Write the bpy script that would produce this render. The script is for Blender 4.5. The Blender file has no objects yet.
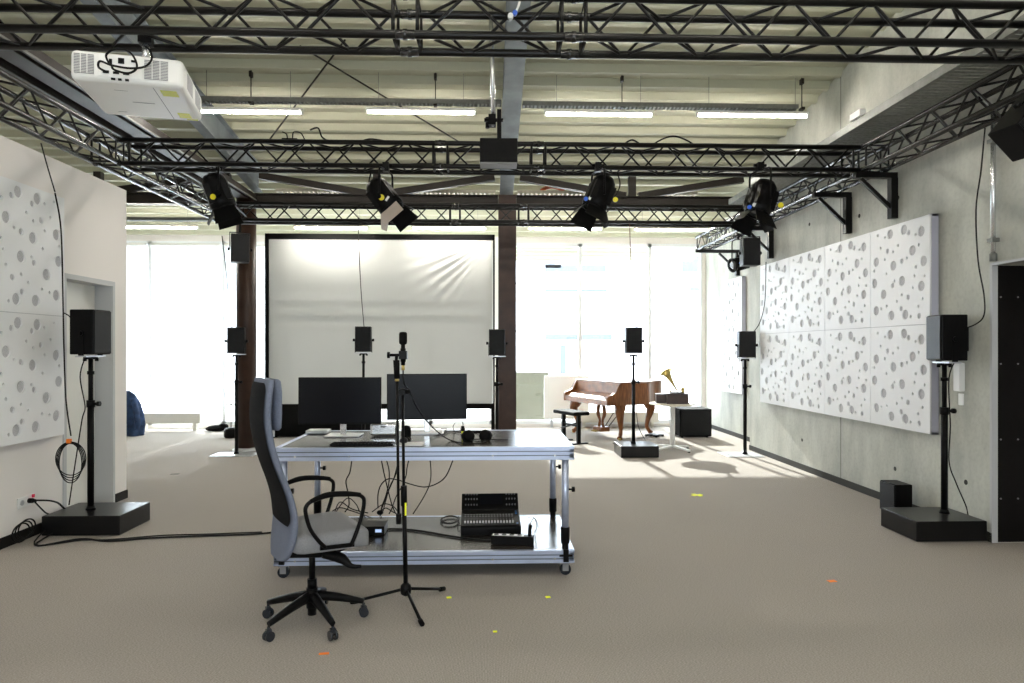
import bpy, math, random
from mathutils import Vector, Matrix
random.seed(7)
C = bpy.context.scene.collection
SC = bpy.context.scene
PI = math.pi
# ------------------------------------------------------------------ camera frame
CAMZ = 1.53; F = 683.0; UC = 512.0; VH = 350.0
A = math.radians(1.93)
SA, CA = math.sin(A), math.cos(A)
def at(u, v, d):
    xc = (u-UC)/F*d
    return Vector((d*SA+xc*CA, d*CA-xc*SA, CAMZ+(VH-v)/F*d))
def onx(u, v, X):
    k = (u-UC)/F; return at(u, v, X/(SA+k*CA))
def ony(u, v, Y):
    k = (u-UC)/F; return at(u, v, Y/(CA-k*SA))
def onz(u, v, Z):
    return at(u, v, (Z-CAMZ)*F/(VH-v))
def roof(y): return 4.66-.150*(y-7.5)
def onroof(u, v, off):
    k = (u-UC)/F; w = (VH-v)/F; ky = CA-k*SA
    d = (4.66+.150*7.5+off-CAMZ)/(w+.150*ky)
    return at(u, v, d)

# ------------------------------------------------------------------ materials
def nodes(name):
    m = bpy.data.materials.new(name); m.use_nodes = True
    nt = m.node_tree; return m, nt, nt.nodes['Principled BSDF']
def mat(name, col, rough=.5, metal=0, noise=0, scale=20, bump=0, bscale=None, spec=.5, emit=0, ecol=None, coat=0, stretch=None):
    m, nt, b = nodes(name)
    b.inputs['Base Color'].default_value = (*col, 1)
    b.inputs['Roughness'].default_value = rough
    b.inputs['Metallic'].default_value = metal
    b.inputs['Specular IOR Level'].default_value = spec
    b.inputs['Coat Weight'].default_value = coat
    if emit:
        b.inputs['Emission Color'].default_value = (*(ecol or col), 1)
        b.inputs['Emission Strength'].default_value = emit
    if noise or bump:
        tc = nt.nodes.new('ShaderNodeTexCoord'); mp = nt.nodes.new('ShaderNodeMapping')
        if stretch: mp.inputs['Scale'].default_value = stretch
        nt.links.new(tc.outputs['Object'], mp.inputs['Vector'])
        if noise:
            n = nt.nodes.new('ShaderNodeTexNoise'); n.inputs['Scale'].default_value = scale
            n.inputs['Detail'].default_value = 5
            nt.links.new(mp.outputs[0], n.inputs['Vector'])
            r = nt.nodes.new('ShaderNodeValToRGB')
            r.color_ramp.elements[0].position = .3; r.color_ramp.elements[1].position = .7
            r.color_ramp.elements[0].color = (*[c*(1-noise) for c in col], 1)
            r.color_ramp.elements[1].color = (*[min(1, c*(1+noise)) for c in col], 1)
            nt.links.new(n.outputs['Fac'], r.inputs[0]); nt.links.new(r.outputs[0], b.inputs['Base Color'])
        if bump:
            n2 = nt.nodes.new('ShaderNodeTexNoise'); n2.inputs['Scale'].default_value = bscale or scale
            nt.links.new(mp.outputs[0], n2.inputs['Vector'])
            bp = nt.nodes.new('ShaderNodeBump'); bp.inputs['Strength'].default_value = bump
            bp.inputs['Distance'].default_value = .01
            nt.links.new(n2.outputs['Fac'], bp.inputs['Height']); nt.links.new(bp.outputs[0], b.inputs['Normal'])
    return m
M = {}
M['truss'] = mat('truss_black', (.004, .0035, .003), .35, spec=.28)
M['truss2'] = mat('truss_black_satin', (.005, .005, .005), .24, spec=.75)
M['brace'] = mat('brace_black', (.004, .0035, .003), .4, spec=.25)
M['black'] = mat('black_plastic', (.0035, .0033, .0035), .42, noise=.2, scale=40, spec=.12)
M['blackm'] = mat('black_matte', (.003, .003, .003), .8, spec=.12)
M['grille'] = mat('speaker_grille', (.004, .004, .0045), .36, 0, .3, bump=.3, bscale=400, spec=.22)
M['basebox'] = mat('stand_base_black', (.003, .003, .0035), .30, noise=.2, scale=10, spec=.35)
M['plate'] = mat('stand_plate_metal', (.55, .56, .58), .35, .6)
M['white'] = mat('white_plastic', (.78, .78, .76), .45, noise=.02, scale=6)
M['white2'] = mat('white_paint', (.82, .82, .80), .5)
M['cream'] = mat('cream_paint', (.55, .52, .42), .6)
M['alu'] = mat('brushed_aluminium', (.50, .56, .72), .34, .6, noise=.08, scale=4, bump=.05, bscale=60, stretch=(1, 1, 8))
M['alu2'] = mat('bright_aluminium', (.78, .79, .80), .25, .9)
M['steelbeam'] = mat('galvanised_steel', (.24, .27, .29), .42, .25, noise=.2, scale=5)
M['girder'] = mat('dark_brown_steel', (.022, .016, .012), .5, noise=.2, scale=5, spec=.3)
M['column'] = mat('brown_steel_paint', (.040, .019, .012), .42, noise=.25, scale=6, spec=.35)
M['galv'] = mat('tray_zinc', (.20, .205, .19), .5, .4, noise=.15, scale=20)
M['cable'] = mat('black_cable', (.004, .004, .004), .6, spec=.2)
M['cablered'] = mat('brown_cable', (.10, .03, .02), .6)
M['orange'] = mat('orange_tape', (1, .24, .02), .6)
M['yellow'] = mat('yellow_tape', (.95, 1, .03), .6)
M['ysticker'] = mat('yellow_sticker', (.62, .62, .02), .5)
M['blue'] = mat('blue_knob', (.02, .12, .65), .4)
M['felt'] = mat('grey_felt', (.52, .52, .54), .9, noise=.15, scale=120)
M['panel'] = mat('white_perforated_board', (.80, .805, .81), .5, noise=.015, scale=3)
M['wood'] = mat('piano_walnut', (.19, .070, .022), .32, noise=.5, scale=5, coat=.12, spec=.3, stretch=(1.2, 9, 1.2))
M['woodd'] = mat('dark_oak', (.035, .015, .009), .4, noise=.3, scale=14)
M['tabletop'] = mat('table_top_laminate', (.70, .64, .52), .35)
M['fabric'] = mat('blue_grey_fabric', (.15, .172, .235), .9, noise=.12, scale=150, bump=.4, bscale=350)
M['seatfab'] = mat('grey_seat_fabric', (.235, .235, .25), .9, noise=.12, scale=150, bump=.4, bscale=350)
M['mesh'] = mat('black_back_mesh', (.004, .0045, .006), .8, bump=.3, bscale=400, spec=.12)
M['deck'] = mat('phenolic_deck', (.042, .035, .030), .20, noise=.25, scale=60, spec=.9, bump=.04, bscale=500)
M['screen_glass'] = mat('monitor_glass', (.004, .0045, .007), .30, spec=.14)
M['brass'] = mat('brass', (.55, .42, .14), .3, .8)
M['denim'] = mat('blue_denim', (.020, .045, .11), .9, noise=.5, scale=9, bump=.6, bscale=30)
M['door_black'] = mat('black_door_laminate', (.0035, .0028, .0025), .5, noise=.2, scale=20, spec=.2)
M['skirt'] = mat('dark_skirting', (.028, .028, .024), .6, spec=.3)
M['skirtk'] = mat('black_skirting', (.006, .005, .0045), .6, spec=.2)
M['jamb'] = mat('grey_door_frame', (.50, .51, .52), .5)
M['doorleaf'] = mat('white_door_leaf', (.76, .76, .72), .5)
M['frame'] = mat('window_frame_grey', (.78, .80, .82), .5)
M['rad'] = mat('radiator_cream', (.74, .72, .64), .5)
M['tube'] = mat('lamp_tube', (1, .96, .88), .5, emit=50, ecol=(1, .94, .85))
M['lens'] = mat('lens_glass', (.05, .055, .06), .1, spec=.9)
M['barn'] = mat('barn_door_inner', (.50, .42, .36), .5)
M['lcd'] = mat('small_lit_display', (.3, .4, .6), .4, emit=.3, ecol=(.45, .6, .95))
M['yknob'] = mat('yellow_knob', (.80, .68, .01), .45)
M['wallw'] = mat('white_wall_paint', (.80, .765, .735), .8, noise=.012, scale=1.5, bump=.05, bscale=60)
M['facade'] = mat('pale_facade', (.80, .83, .88), .9)
M['facadew'] = mat('facade_glazing', (.10, .115, .14), .5, spec=.2)
M['parapet'] = mat('parapet_concrete', (.13, .125, .09), .9, noise=.1, scale=2)
M['ground'] = mat('pale_paving', (.6, .6, .6), .9, noise=.05, scale=1)
M['wheel'] = mat('castor_wheel_grey', (.016, .019, .025), .25, spec=.5)
M['keyshine'] = mat('white_label', (.85, .85, .86), .5)
M['traydark'] = mat('perforated_tray_zinc', (.19, .195, .18), .5, .2, noise=.3, scale=30)
M['redtag'] = mat('red_tag', (.8, .03, .1), .5)
M['ventgrey'] = mat('vent_grey', (.22, .22, .23), .6)

def concrete(name, col, joints=(), lo=.66, ycol=1.0):
    m, nt, b = nodes(name); b.inputs['Roughness'].default_value = .72
    N = nt.nodes.new; L = nt.links.new
    tc = N('ShaderNodeTexCoord')
    mp = N('ShaderNodeMapping'); mp.inputs['Scale'].default_value = (1, 1.4, .55); L(tc.outputs['Object'], mp.inputs[0])
    n = N('ShaderNodeTexNoise'); n.inputs['Scale'].default_value = 1.6; n.inputs['Detail'].default_value = 8; n.inputs['Roughness'].default_value = .6
    L(mp.outputs[0], n.inputs['Vector'])
    r = N('ShaderNodeValToRGB'); e = r.color_ramp.elements
    e[0].position = .32; e[1].position = .68
    e[0].color = (*[c*lo for c in col], 1); e[1].color = (*[c*1.08 for c in col], 1)
    L(n.outputs['Fac'], r.inputs[0])
    n2 = N('ShaderNodeTexNoise'); n2.inputs['Scale'].default_value = 28; n2.inputs['Detail'].default_value = 4
    L(tc.outputs['Object'], n2.inputs['Vector'])
    r2 = N('ShaderNodeValToRGB'); r2.color_ramp.elements[0].position = .25; r2.color_ramp.elements[1].position = .55
    r2.color_ramp.elements[0].color = (.8, .8, .8, 1); r2.color_ramp.elements[1].color = (1, 1, 1, 1)
    L(n2.outputs['Fac'], r2.inputs[0])
    mx = N('ShaderNodeMixRGB'); mx.blend_type = 'MULTIPLY'; mx.inputs[0].default_value = .6
    L(r.outputs[0], mx.inputs[1]); L(r2.outputs[0], mx.inputs[2])
    out = mx.outputs[0]
    sp = N('ShaderNodeSeparateXYZ'); L(tc.outputs['Object'], sp.inputs[0])
    for jy in joints:
        s = N('ShaderNodeMath'); s.operation = 'SUBTRACT'; L(sp.outputs['Y'], s.inputs[0]); s.inputs[1].default_value = jy
        a = N('ShaderNodeMath'); a.operation = 'ABSOLUTE'; L(s.outputs[0], a.inputs[0])
        l = N('ShaderNodeMath'); l.operation = 'LESS_THAN'; L(a.outputs[0], l.inputs[0]); l.inputs[1].default_value = .009
        k = N('ShaderNodeMixRGB'); L(l.outputs[0], k.inputs[0]); L(out, k.inputs[1]); k.inputs[2].default_value = (.16, .16, .14, 1)
        out = k.outputs[0]
    L(out, b.inputs['Base Color'])
    bp = N('ShaderNodeBump'); bp.inputs['Strength'].default_value = .25; bp.inputs['Distance'].default_value = .01
    L(n2.outputs['Fac'], bp.inputs['Height']); L(bp.outputs[0], b.inputs['Normal'])
    return m
M['concrete'] = concrete('cast_concrete', (.545, .55, .49), (7.64, 4.1, .4))

def carpet():
    m, nt, b = nodes('woven_carpet'); b.inputs['Roughness'].default_value = .95
    b.inputs['Specular IOR Level'].default_value = .15
    N = nt.nodes.new; L = nt.links.new
    tc = N('ShaderNodeTexCoord')
    n = N('ShaderNodeTexNoise'); n.inputs['Scale'].default_value = 170; n.inputs['Detail'].default_value = 4
    mp = N('ShaderNodeMapping'); mp.inputs['Scale'].default_value = (.6, 1.6, 1); L(tc.outputs['Object'], mp.inputs[0]); L(mp.outputs[0], n.inputs['Vector'])
    r = N('ShaderNodeValToRGB'); e = r.color_ramp.elements
    e[0].position = .35; e[1].position = .65; e[0].color = (.300, .268, .240, 1); e[1].color = (.480, .442, .402, 1)
    L(n.outputs['Fac'], r.inputs[0])
    w = N('ShaderNodeTexWave'); w.bands_direction = 'Y'; w.inputs['Scale'].default_value = 42; w.inputs['Distortion'].default_value = .4
    L(tc.outputs['Object'], w.inputs['Vector'])
    w2 = N('ShaderNodeTexWave'); w2.bands_direction = 'X'; w2.inputs['Scale'].default_value = 42; w2.inputs['Distortion'].default_value = .4
    L(tc.outputs['Object'], w2.inputs['Vector'])
    ad = N('ShaderNodeMath'); ad.operation = 'MULTIPLY'; L(w.outputs['Fac'], ad.inputs[0]); L(w2.outputs['Fac'], ad.inputs[1])
    r2 = N('ShaderNodeValToRGB'); r2.color_ramp.elements[0].color = (.80, .80, .80, 1); r2.color_ramp.elements[1].color = (1.1, 1.1, 1.1, 1)
    L(ad.outputs[0], r2.inputs[0])
    mx = N('ShaderNodeMixRGB'); mx.blend_type = 'MULTIPLY'; mx.inputs[0].default_value = 1
    L(r.outputs[0], mx.inputs[1]); L(r2.outputs[0], mx.inputs[2])
    n3 = N('ShaderNodeTexNoise'); n3.inputs['Scale'].default_value = .8; L(tc.outputs['Object'], n3.inputs['Vector'])
    r3 = N('ShaderNodeValToRGB'); r3.color_ramp.elements[0].color = (.94, .94, .94, 1); r3.color_ramp.elements[1].color = (1.05, 1.05, 1.05, 1)
    L(n3.outputs['Fac'], r3.inputs[0])
    mx2 = N('ShaderNodeMixRGB'); mx2.blend_type = 'MULTIPLY'; mx2.inputs[0].default_value = 1
    L(mx.outputs[0], mx2.inputs[1]); L(r3.outputs[0], mx2.inputs[2])
    L(mx2.outputs[0], b.inputs['Base Color'])
    bp = N('ShaderNodeBump'); bp.inputs['Strength'].default_value = .3; bp.inputs['Distance'].default_value = .003
    L(ad.outputs[0], bp.inputs['Height']); L(bp.outputs[0], b.inputs['Normal'])
    return m
M['carpet'] = carpet()
M['deckroof'] = mat('roof_deck_paint', (.50, .50, .375), .5, noise=.02, scale=2)

def thin_glass():
    m = bpy.data.materials.new('window_glass'); m.use_nodes = True
    nt = m.node_tree; nt.nodes.clear()
    o = nt.nodes.new('ShaderNodeOutputMaterial'); t = nt.nodes.new('ShaderNodeBsdfTransparent')
    t.inputs[0].default_value = (.93, .96, .97, 1)
    g = nt.nodes.new('ShaderNodeBsdfGlossy'); g.inputs['Roughness'].default_value = .02
    mx = nt.nodes.new('ShaderNodeMixShader'); mx.inputs[0].default_value = .07
    nt.links.new(t.outputs[0], mx.inputs[1]); nt.links.new(g.outputs[0], mx.inputs[2]); nt.links.new(mx.outputs[0], o.inputs[0])
    return m
M['glass'] = thin_glass()
def sheet(name, col, tl, transp=0.0):
    m = bpy.data.materials.new(name); m.use_nodes = True
    nt = m.node_tree; nt.nodes.clear(); N = nt.nodes.new; L = nt.links.new
    o = N('ShaderNodeOutputMaterial'); d = N('ShaderNodeBsdfDiffuse'); d.inputs[0].default_value = (*col, 1)
    t = N('ShaderNodeBsdfTranslucent'); t.inputs[0].default_value = (*col, 1)
    mx = N('ShaderNodeMixShader'); mx.inputs[0].default_value = tl
    L(d.outputs[0], mx.inputs[1]); L(t.outputs[0], mx.inputs[2])
    if transp:
        tr = N('ShaderNodeBsdfTransparent'); m2 = N('ShaderNodeMixShader'); m2.inputs[0].default_value = transp
        L(mx.outputs[0], m2.inputs[1]); L(tr.outputs[0], m2.inputs[2]); L(m2.outputs[0], o.inputs[0])
    else: L(mx.outputs[0], o.inputs[0])
    return m
M['screen'] = sheet('projection_screen_cloth', (.60, .615, .60), .02)
M['blind'] = sheet('translucent_blind', (.85, .87, .90), .60, .32)

# ------------------------------------------------------------------ mesh builder
def frame_from(d):
    d = Vector(d).normalized()
    up = Vector((0, 0, 1)) if abs(d.z) < .95 else Vector((1, 0, 0))
    x = up.cross(d).normalized(); y = d.cross(x)
    return x, y, d
def smooth(path, n=8):
    P = [Vector(p) for p in path]
    if len(P) < 3: return P
    out = []
    for i in range(len(P)-1):
        p0 = P[max(i-1, 0)]; p1 = P[i]; p2 = P[i+1]; p3 = P[min(i+2, len(P)-1)]
        for k in range(n):
            t = k/n
            out.append(.5*((2*p1)+(-p0+p2)*t+(2*p0-5*p1+4*p2-p3)*t*t+(-p0+3*p1-3*p2+p3)*t*t*t))
    out.append(P[-1]); return out
class MB:
    def __init__(s): s.v = []; s.f = []; s.sm = []; s.T = Matrix()
    def add(s, vs, fs, sm=False):
        b = len(s.v); s.v += [s.T @ Vector(p) for p in vs]
        s.f += [tuple(b+i for i in f) for f in fs]; s.sm += [sm]*len(fs); return s
    def box(s, x0, x1, y0, y1, z0, z1):
        return s.add([(x0, y0, z0), (x1, y0, z0), (x1, y1, z0), (x0, y1, z0), (x0, y0, z1), (x1, y0, z1), (x1, y1, z1), (x0, y1, z1)],
            [(0, 3, 2, 1), (4, 5, 6, 7), (0, 1, 5, 4), (1, 2, 6, 5), (2, 3, 7, 6), (3, 0, 4, 7)])
    def cbox(s, c, sz, R=None):
        old = s.T; s.T = old @ Matrix.Translation(c) @ (R.to_4x4() if R else Matrix())
        s.box(-sz[0]/2, sz[0]/2, -sz[1]/2, sz[1]/2, -sz[2]/2, sz[2]/2); s.T = old; return s
    def bar(s, p0, p1, w, h):           # rectangular bar between points
        p0, p1 = Vector(p0), Vector(p1); x, y, d = frame_from(p1-p0)
        vs = []
        for p in (p0, p1):
            for a, b in ((-1, -1), (1, -1), (1, 1), (-1, 1)): vs.append(p+x*a*w/2+y*b*h/2)
        return s.add(vs, [(0, 3, 2, 1), (4, 5, 6, 7), (0, 1, 5, 4), (1, 2, 6, 5), (2, 3, 7, 6), (3, 0, 4, 7)])
    def cyl(s, p0, p1, r, r1=None, n=10, caps=True):
        p0, p1 = Vector(p0), Vector(p1); r1 = r if r1 is None else r1
        x, y, d = frame_from(p1-p0); vs = []
        for p, q in ((p0, r), (p1, r1)):
            for i in range(n):
                a = 2*PI*i/n; vs.append(p+x*math.cos(a)*q+y*math.sin(a)*q)
        s.add(vs, [(i, (i+1) % n, n+(i+1) % n, n+i) for i in range(n)], True)
        if caps:
            s.add(vs[:n], [tuple(reversed(range(n)))]); s.add(vs[n:], [tuple(range(n))])
        return s
    def tube(s, path, r, n=6, sm=6, radii=None):
        P = smooth(path, sm) if sm else [Vector(p) for p in path]
        if radii:
            R = []; m = len(path)-1
            for i in range(len(P)):
                t = i/(len(P)-1)*m; k = min(int(t), m-1); R.append(radii[k]+(radii[k+1]-radii[k])*(t-k))
        else: R = [r]*len(P)
        t0 = (P[1]-P[0]).normalized(); x, y, _ = frame_from(t0); vs = []
        for i, p in enumerate(P):
            t = (P[min(i+1, len(P)-1)]-P[max(i-1, 0)])
            if t.length < 1e-9: t = t0
            t.normalize(); x = (x-t*x.dot(t)); x.normalize(); y = t.cross(x)
            for k in range(n):
                a = 2*PI*k/n; vs.append(p+x*math.cos(a)*R[i]+y*math.sin(a)*R[i])
        fs = [(i*n+k, i*n+(k+1) % n, (i+1)*n+(k+1) % n, (i+1)*n+k) for i in range(len(P)-1) for k in range(n)]
        s.add(vs, fs, True); s.add(vs[:n], [tuple(reversed(range(n)))]); s.add(vs[-n:], [tuple(range(n))]); return s
    def lathe(s, prof, c=(0, 0, 0), axis=(0, 0, 1), n=20, cap=True):
        x, y, d = frame_from(axis); c = Vector(c); vs = []
        for r, h in prof:
            for i in range(n):
                a = 2*PI*i/n; vs.append(c+d*h+x*math.cos(a)*r+y*math.sin(a)*r)
        m = len(prof)
        s.add(vs, [(j*n+i, j*n+(i+1) % n, (j+1)*n+(i+1) % n, (j+1)*n+i) for j in range(m-1) for i in range(n)], True)
        if cap:
            s.add(vs[:n], [tuple(reversed(range(n)))]); s.add(vs[-n:], [tuple(range(n))])
        return s
    def prism(s, poly, a0, a1, axis='z'):    # polygon in the other two axes
        def q(p, a):
            if axis == 'z': return (p[0], p[1], a)
            if axis == 'x': return (a, p[0], p[1])
            return (p[0], a, p[1])
        n = len(poly); vs = [q(p, a0) for p in poly]+[q(p, a1) for p in poly]
        return s.add(vs, [tuple(reversed(range(n))), tuple(range(n, 2*n))]+[(i, (i+1) % n, n+(i+1) % n, n+i) for i in range(n)])
    def ball(s, c, r, n=10, sq=(1, 1, 1)):
        prof = []; c = Vector(c); vs = []
        m = n//2
        for j in range(m+1):
            t = PI*j/m
            for i in range(n):
                a = 2*PI*i/n; vs.append(c+Vector((math.sin(t)*math.cos(a)*r*sq[0], math.sin(t)*math.sin(a)*r*sq[1], math.cos(t)*r*sq[2])))
        return s.add(vs, [(j*n+i, (j+1)*n+i, (j+1)*n+(i+1) % n, j*n+(i+1) % n) for j in range(m) for i in range(n)], True)
    def build(s, name, m, parent=None, world=False, bevel=0, seg=2, label=None):
        me = bpy.data.meshes.new(name)
        vs = s.v
        if world and parent is not None:
            inv = MATS[parent.as_pointer()].inverted(); vs = [inv @ p for p in vs]
        me.from_pydata([tuple(p) for p in vs], [], s.f); me.polygons.foreach_set('use_smooth', s.sm); me.update()
        import bmesh
        bm = bmesh.new(); bm.from_mesh(me); bmesh.ops.remove_doubles(bm, verts=bm.verts, dist=1e-6)
        bmesh.ops.recalc_face_normals(bm, faces=bm.faces); bm.to_mesh(me); bm.free()
        me.materials.append(M[m] if isinstance(m, str) else m)
        o = bpy.data.objects.new(name, me); C.objects.link(o)
        if parent is not None: o.parent = parent; MATS[o.as_pointer()] = MATS[parent.as_pointer()]
        else: MATS[o.as_pointer()] = Matrix()
        if bevel:
            b = o.modifiers.new('bevel', 'BEVEL'); b.width = bevel; b.segments = seg; b.limit_method = 'ANGLE'
        if label: o['label'] = label
        return o
MATS = {}
def thing(name, label, cat, loc=(0, 0, 0), rz=0, group=None):
    o = bpy.data.objects.new(name, None); C.objects.link(o); o.location = loc; o.rotation_euler = (0, 0, rz)
    o.empty_display_size = .1
    o['label'] = label; o['category'] = cat
    if group: o['group'] = group
    MATS[o.as_pointer()] = Matrix.Translation(loc) @ Matrix.Rotation(rz, 4, 'Z'); return o
def tag(o, label, cat, group=None, kind=None):
    o['label'] = label; o['category'] = cat
    if group: o['group'] = group
    if kind: o['kind'] = kind
    return o
def struct(o): o['kind'] = 'structure'; return o
def copy_tree(o, loc, rz, label, group=None):
    r = o.copy(); C.objects.link(r); r.location = loc; r.rotation_euler = (0, 0, rz); r['label'] = label
    if group: r['group'] = group
    MATS[r.as_pointer()] = Matrix.Translation(loc) @ Matrix.Rotation(rz, 4, 'Z')
    for ch in list(o.children):
        c = ch.copy(); C.objects.link(c); c.parent = r
        for g in list(ch.children):
            d = g.copy(); C.objects.link(d); d.parent = c
    return r

# ================================================================== SETTING
YW = 13.6            # window wall
XR = 4.0; XR2 = 4.35; XL = -8.2; YB = -3.2
struct(MB().box(XL-.2, XR2+.3, YB-.2, YW+.2, -.1, 0).build('floor', 'carpet'))
# roof deck: trapezoid profile sheet running along x
prof = []
y = YB-.2; per = .290
while y < 15.05:
    for dy, dz in ((0, 0), (.048, 0), (.085, .075), (.252, .075)): prof.append((y+dy, roof(y+dy)+dz))
    y += per
prof.append((y, roof(y)))
mb = MB()
nn = len(prof); vs = [(XL-.2, p[0], p[1]) for p in prof]+[(XR2+.2, p[0], p[1]) for p in prof]
vs += [(XL-.2, p[0], p[1]+.16) for p in prof]+[(XR2+.2, p[0], p[1]+.16) for p in prof]
fs = []
for i in range(nn-1):
    fs.append((i, i+1, nn+i+1, nn+i)); fs.append((2*nn+i, 3*nn+i, 3*nn+i+1, 2*nn+i+1))
for k in (0, nn-1): fs.append((k, nn+k, 3*nn+k, 2*nn+k))
for i in range(nn-1):
    fs.append((i, 2*nn+i, 2*nn+i+1, i+1)); fs.append((nn+i, nn+i+1, 3*nn+i+1, 3*nn+i))
struct(mb.add(vs, fs).build('ceiling', 'deckroof'))
# right wall
def yz(y0, y1, z0, z1=None):
    return [(y0, z0), (y1, z0), (y1, roof(y1)+.05 if z1 is None else z1), (y0, roof(y0)+.05 if z1 is None else z1)]
DY0, DY1, DZ = 3.8, 5.29, 2.2
mb = MB()
mb.prism(yz(YB, DY0, 0), XR, XR+.25, 'x'); mb.prism(yz(DY0, DY1, DZ), XR, XR+.25, 'x'); mb.prism(yz(DY1, 10.35, 0), XR, XR+.25, 'x')
struct(mb.build('wall_right', 'concrete'))
struct(MB().prism(yz(10.35, YW+.2, 0), XR2, XR2+.25, 'x').build('wall_right_far', 'concrete'))
struct(MB().box(XR-.012, XR+.02, DY1, 10.35, 0, .075).build('baseboard_right', 'skirt'))
struct(MB().box(XR2-.012, XR2, 10.6, YW, 0, .075).build('baseboard_right_far', 'skirt'))
# tie holes in the concrete
# black door
d = MB().box(XR+.035, XR+.95, DY1-.001, DY1+.04, 0.005, DZ+.1).build('door_1', 'door_black'); struct(d)
for xx in (4.06, 4.20, 4.6, 4.75):
    for zz in (.35, .82, 1.42, 1.95): MB().cyl((xx, DY1-.001, zz), (xx, DY1-.006, zz), .007, n=8).build('screw', 'ventgrey', d)
b = MB(); b.box(XR-.012, XR+.035, DY1-.004, DY1+.022, 0, DZ+.02); b.box(XR-.012, XR+.035, DY0, DY1, DZ, DZ+.02)
b.build('door_frame', 'jamb', d)
struct(MB().box(XR+.95, XR+1.1, DY0-.3, DY1+.3, 0, DZ+.3).box(XR+.25, XR+1.1, DY0-.3, DY0-.1, 0, DZ+.3).box(XR+.25, XR+1.1, DY1+.05, DY1+.2, 0, DZ+.3).box(XR+.25, XR+1.1, DY0-.3, DY1+.2, DZ+.2, DZ+.35).box(XR+.2, XR+1.1, DY0-.3, DY1+.2, -.05, -.001).build('wall_corridor', 'wallw'))
for yy, zz in ((6.55, 3.02), (7.25, 2.98), (8.4, 3.1), (5.6, .42), (6.6, .36), (8.6, .38)):
    struct(MB().cyl((XR-.0015, yy, zz), (XR+.002, yy, zz), .022, n=14).build('trim_1', 'skirt'))
# left partition with a door niche
PW = -3.75; PT = 3.18; PE = 7.20; N0, N1, NZ = 6.17, 6.95, 2.18
mb = MB(); mb.box(PW-.25, PW, YB, N0, 0, PT); mb.box(PW-.25, PW, N0, N1, NZ, PT); mb.box(PW-.25, PW, N1, PE, 0, PT)
struct(mb.build('wall_left', 'wallw'))
struct(MB().box(PW, PW+.012, YB, N0-.02, 0, .085).box(PW, PW+.012, N1+.03, PE+.005, 0, .085).build('baseboard_left', 'skirtk'))
d = struct(MB().box(PW-.22, PW-.17, N0, N1, 0.005, NZ).build('door_2', 'doorleaf'))
b = MB(); b.box(PW-.17, PW+.008, N1-.02, N1+.02, 0, NZ+.03); b.box(PW-.17, PW+.008, N0, N1, NZ-.015, NZ+.03); b.box(PW-.17, PW+.008, N0-.03, N0+.015, 0, NZ+.03)
b.build('door_frame', 'jamb', d)
h = MB(); h.cyl((PW-.17, 6.27, 1.02), (PW-.12, 6.27, 1.02), .012); h.cyl((PW-.12, 6.27, 1.02), (PW-.12, 6.39, 1.02), .011); h.build('door_handle', 'alu2', d)
# outer shell
struct(MB().prism(yz(YB, YW+.2, 0), XL-.2, XL, 'x').build('wall_left_outer', 'wallw'))
mb = MB(); zt = roof(YB)+.1; bx0, bx1, bz0, bz1 = -2.2, 2.6, 1.0, 2.5
mb.box(XL-.2, bx0, YB-.2, YB, 0, zt); mb.box(bx0, bx1, YB-.2, YB, 0, bz0); mb.box(bx0, bx1, YB-.2, YB, bz1, zt); mb.box(bx1, XR+.25, YB-.2, YB, 0, zt)
struct(mb.build('wall_back', 'wallw'))
mb = MB()
for x in (bx0+.03, -.6, 1.0, bx1-.03): mb.box(x-.03, x+.03, YB-.12, YB-.04, bz0, bz1)
mb.box(bx0, bx1, YB-.12, YB-.04, bz0, bz0+.06); mb.box(bx0, bx1, YB-.12, YB-.04, bz1-.06, bz1)
w_ = struct(mb.build('window_4', 'frame'))
MB().box(bx0+.03, bx1-.03, YB-.085, YB-.08, bz0+.05, bz1-.05).build('pane', 'glass', w_)
# window wall : three bays of floor-to-ceiling glazing
def bay(n, x0, x1, zb, zt, posts):
    f = MB()
    for p in posts: f.box(p-.035, p+.035, YW-.02, YW+.07, zb, zt)
    f.box(x0, x1, YW-.02, YW+.07, zb, zb+.07); f.box(x0, x1, YW-.02, YW+.07, zt-.07, zt)
    w = struct(f.build('window_%d' % n, 'frame'))
    ps = sorted(posts)
    for i in range(len(ps)-1):
        MB().box(ps[i]+.035, ps[i+1]-.035, YW+.02, YW+.028, zb+.07, zt-.07).build('pane', 'glass', w)
    return w
ZT = 3.66
bay(1, XL, -3.9, .06, ZT, [-8.15, -6.62, -5.2, -3.95])
bay(2, -3.6, .1, .06, ZT, [-3.55, -2.35, -1.15, .05])
bay(3, .42, 4.33, .06, ZT, [.47, 1.82, 3.22, 4.28])
mb = MB(); mb.box(XL-.2, XR2+.25, YW-.03, YW+.18, ZT, roof(YW)+.1)
mb.box(-3.9, -3.6, YW-.03, YW+.18, 0, ZT); mb.box(.1, .42, YW-.03, YW+.18, 0, ZT)
mb.box(XL-.2, XR2+.25, YW-.03, YW+.18, 0, .06)
mb.box(XR2-.07, XR2+.25, YW-.03, YW+.18, 0, ZT)
struct(mb.build('wall_window_side', 'wallw'))

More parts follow.
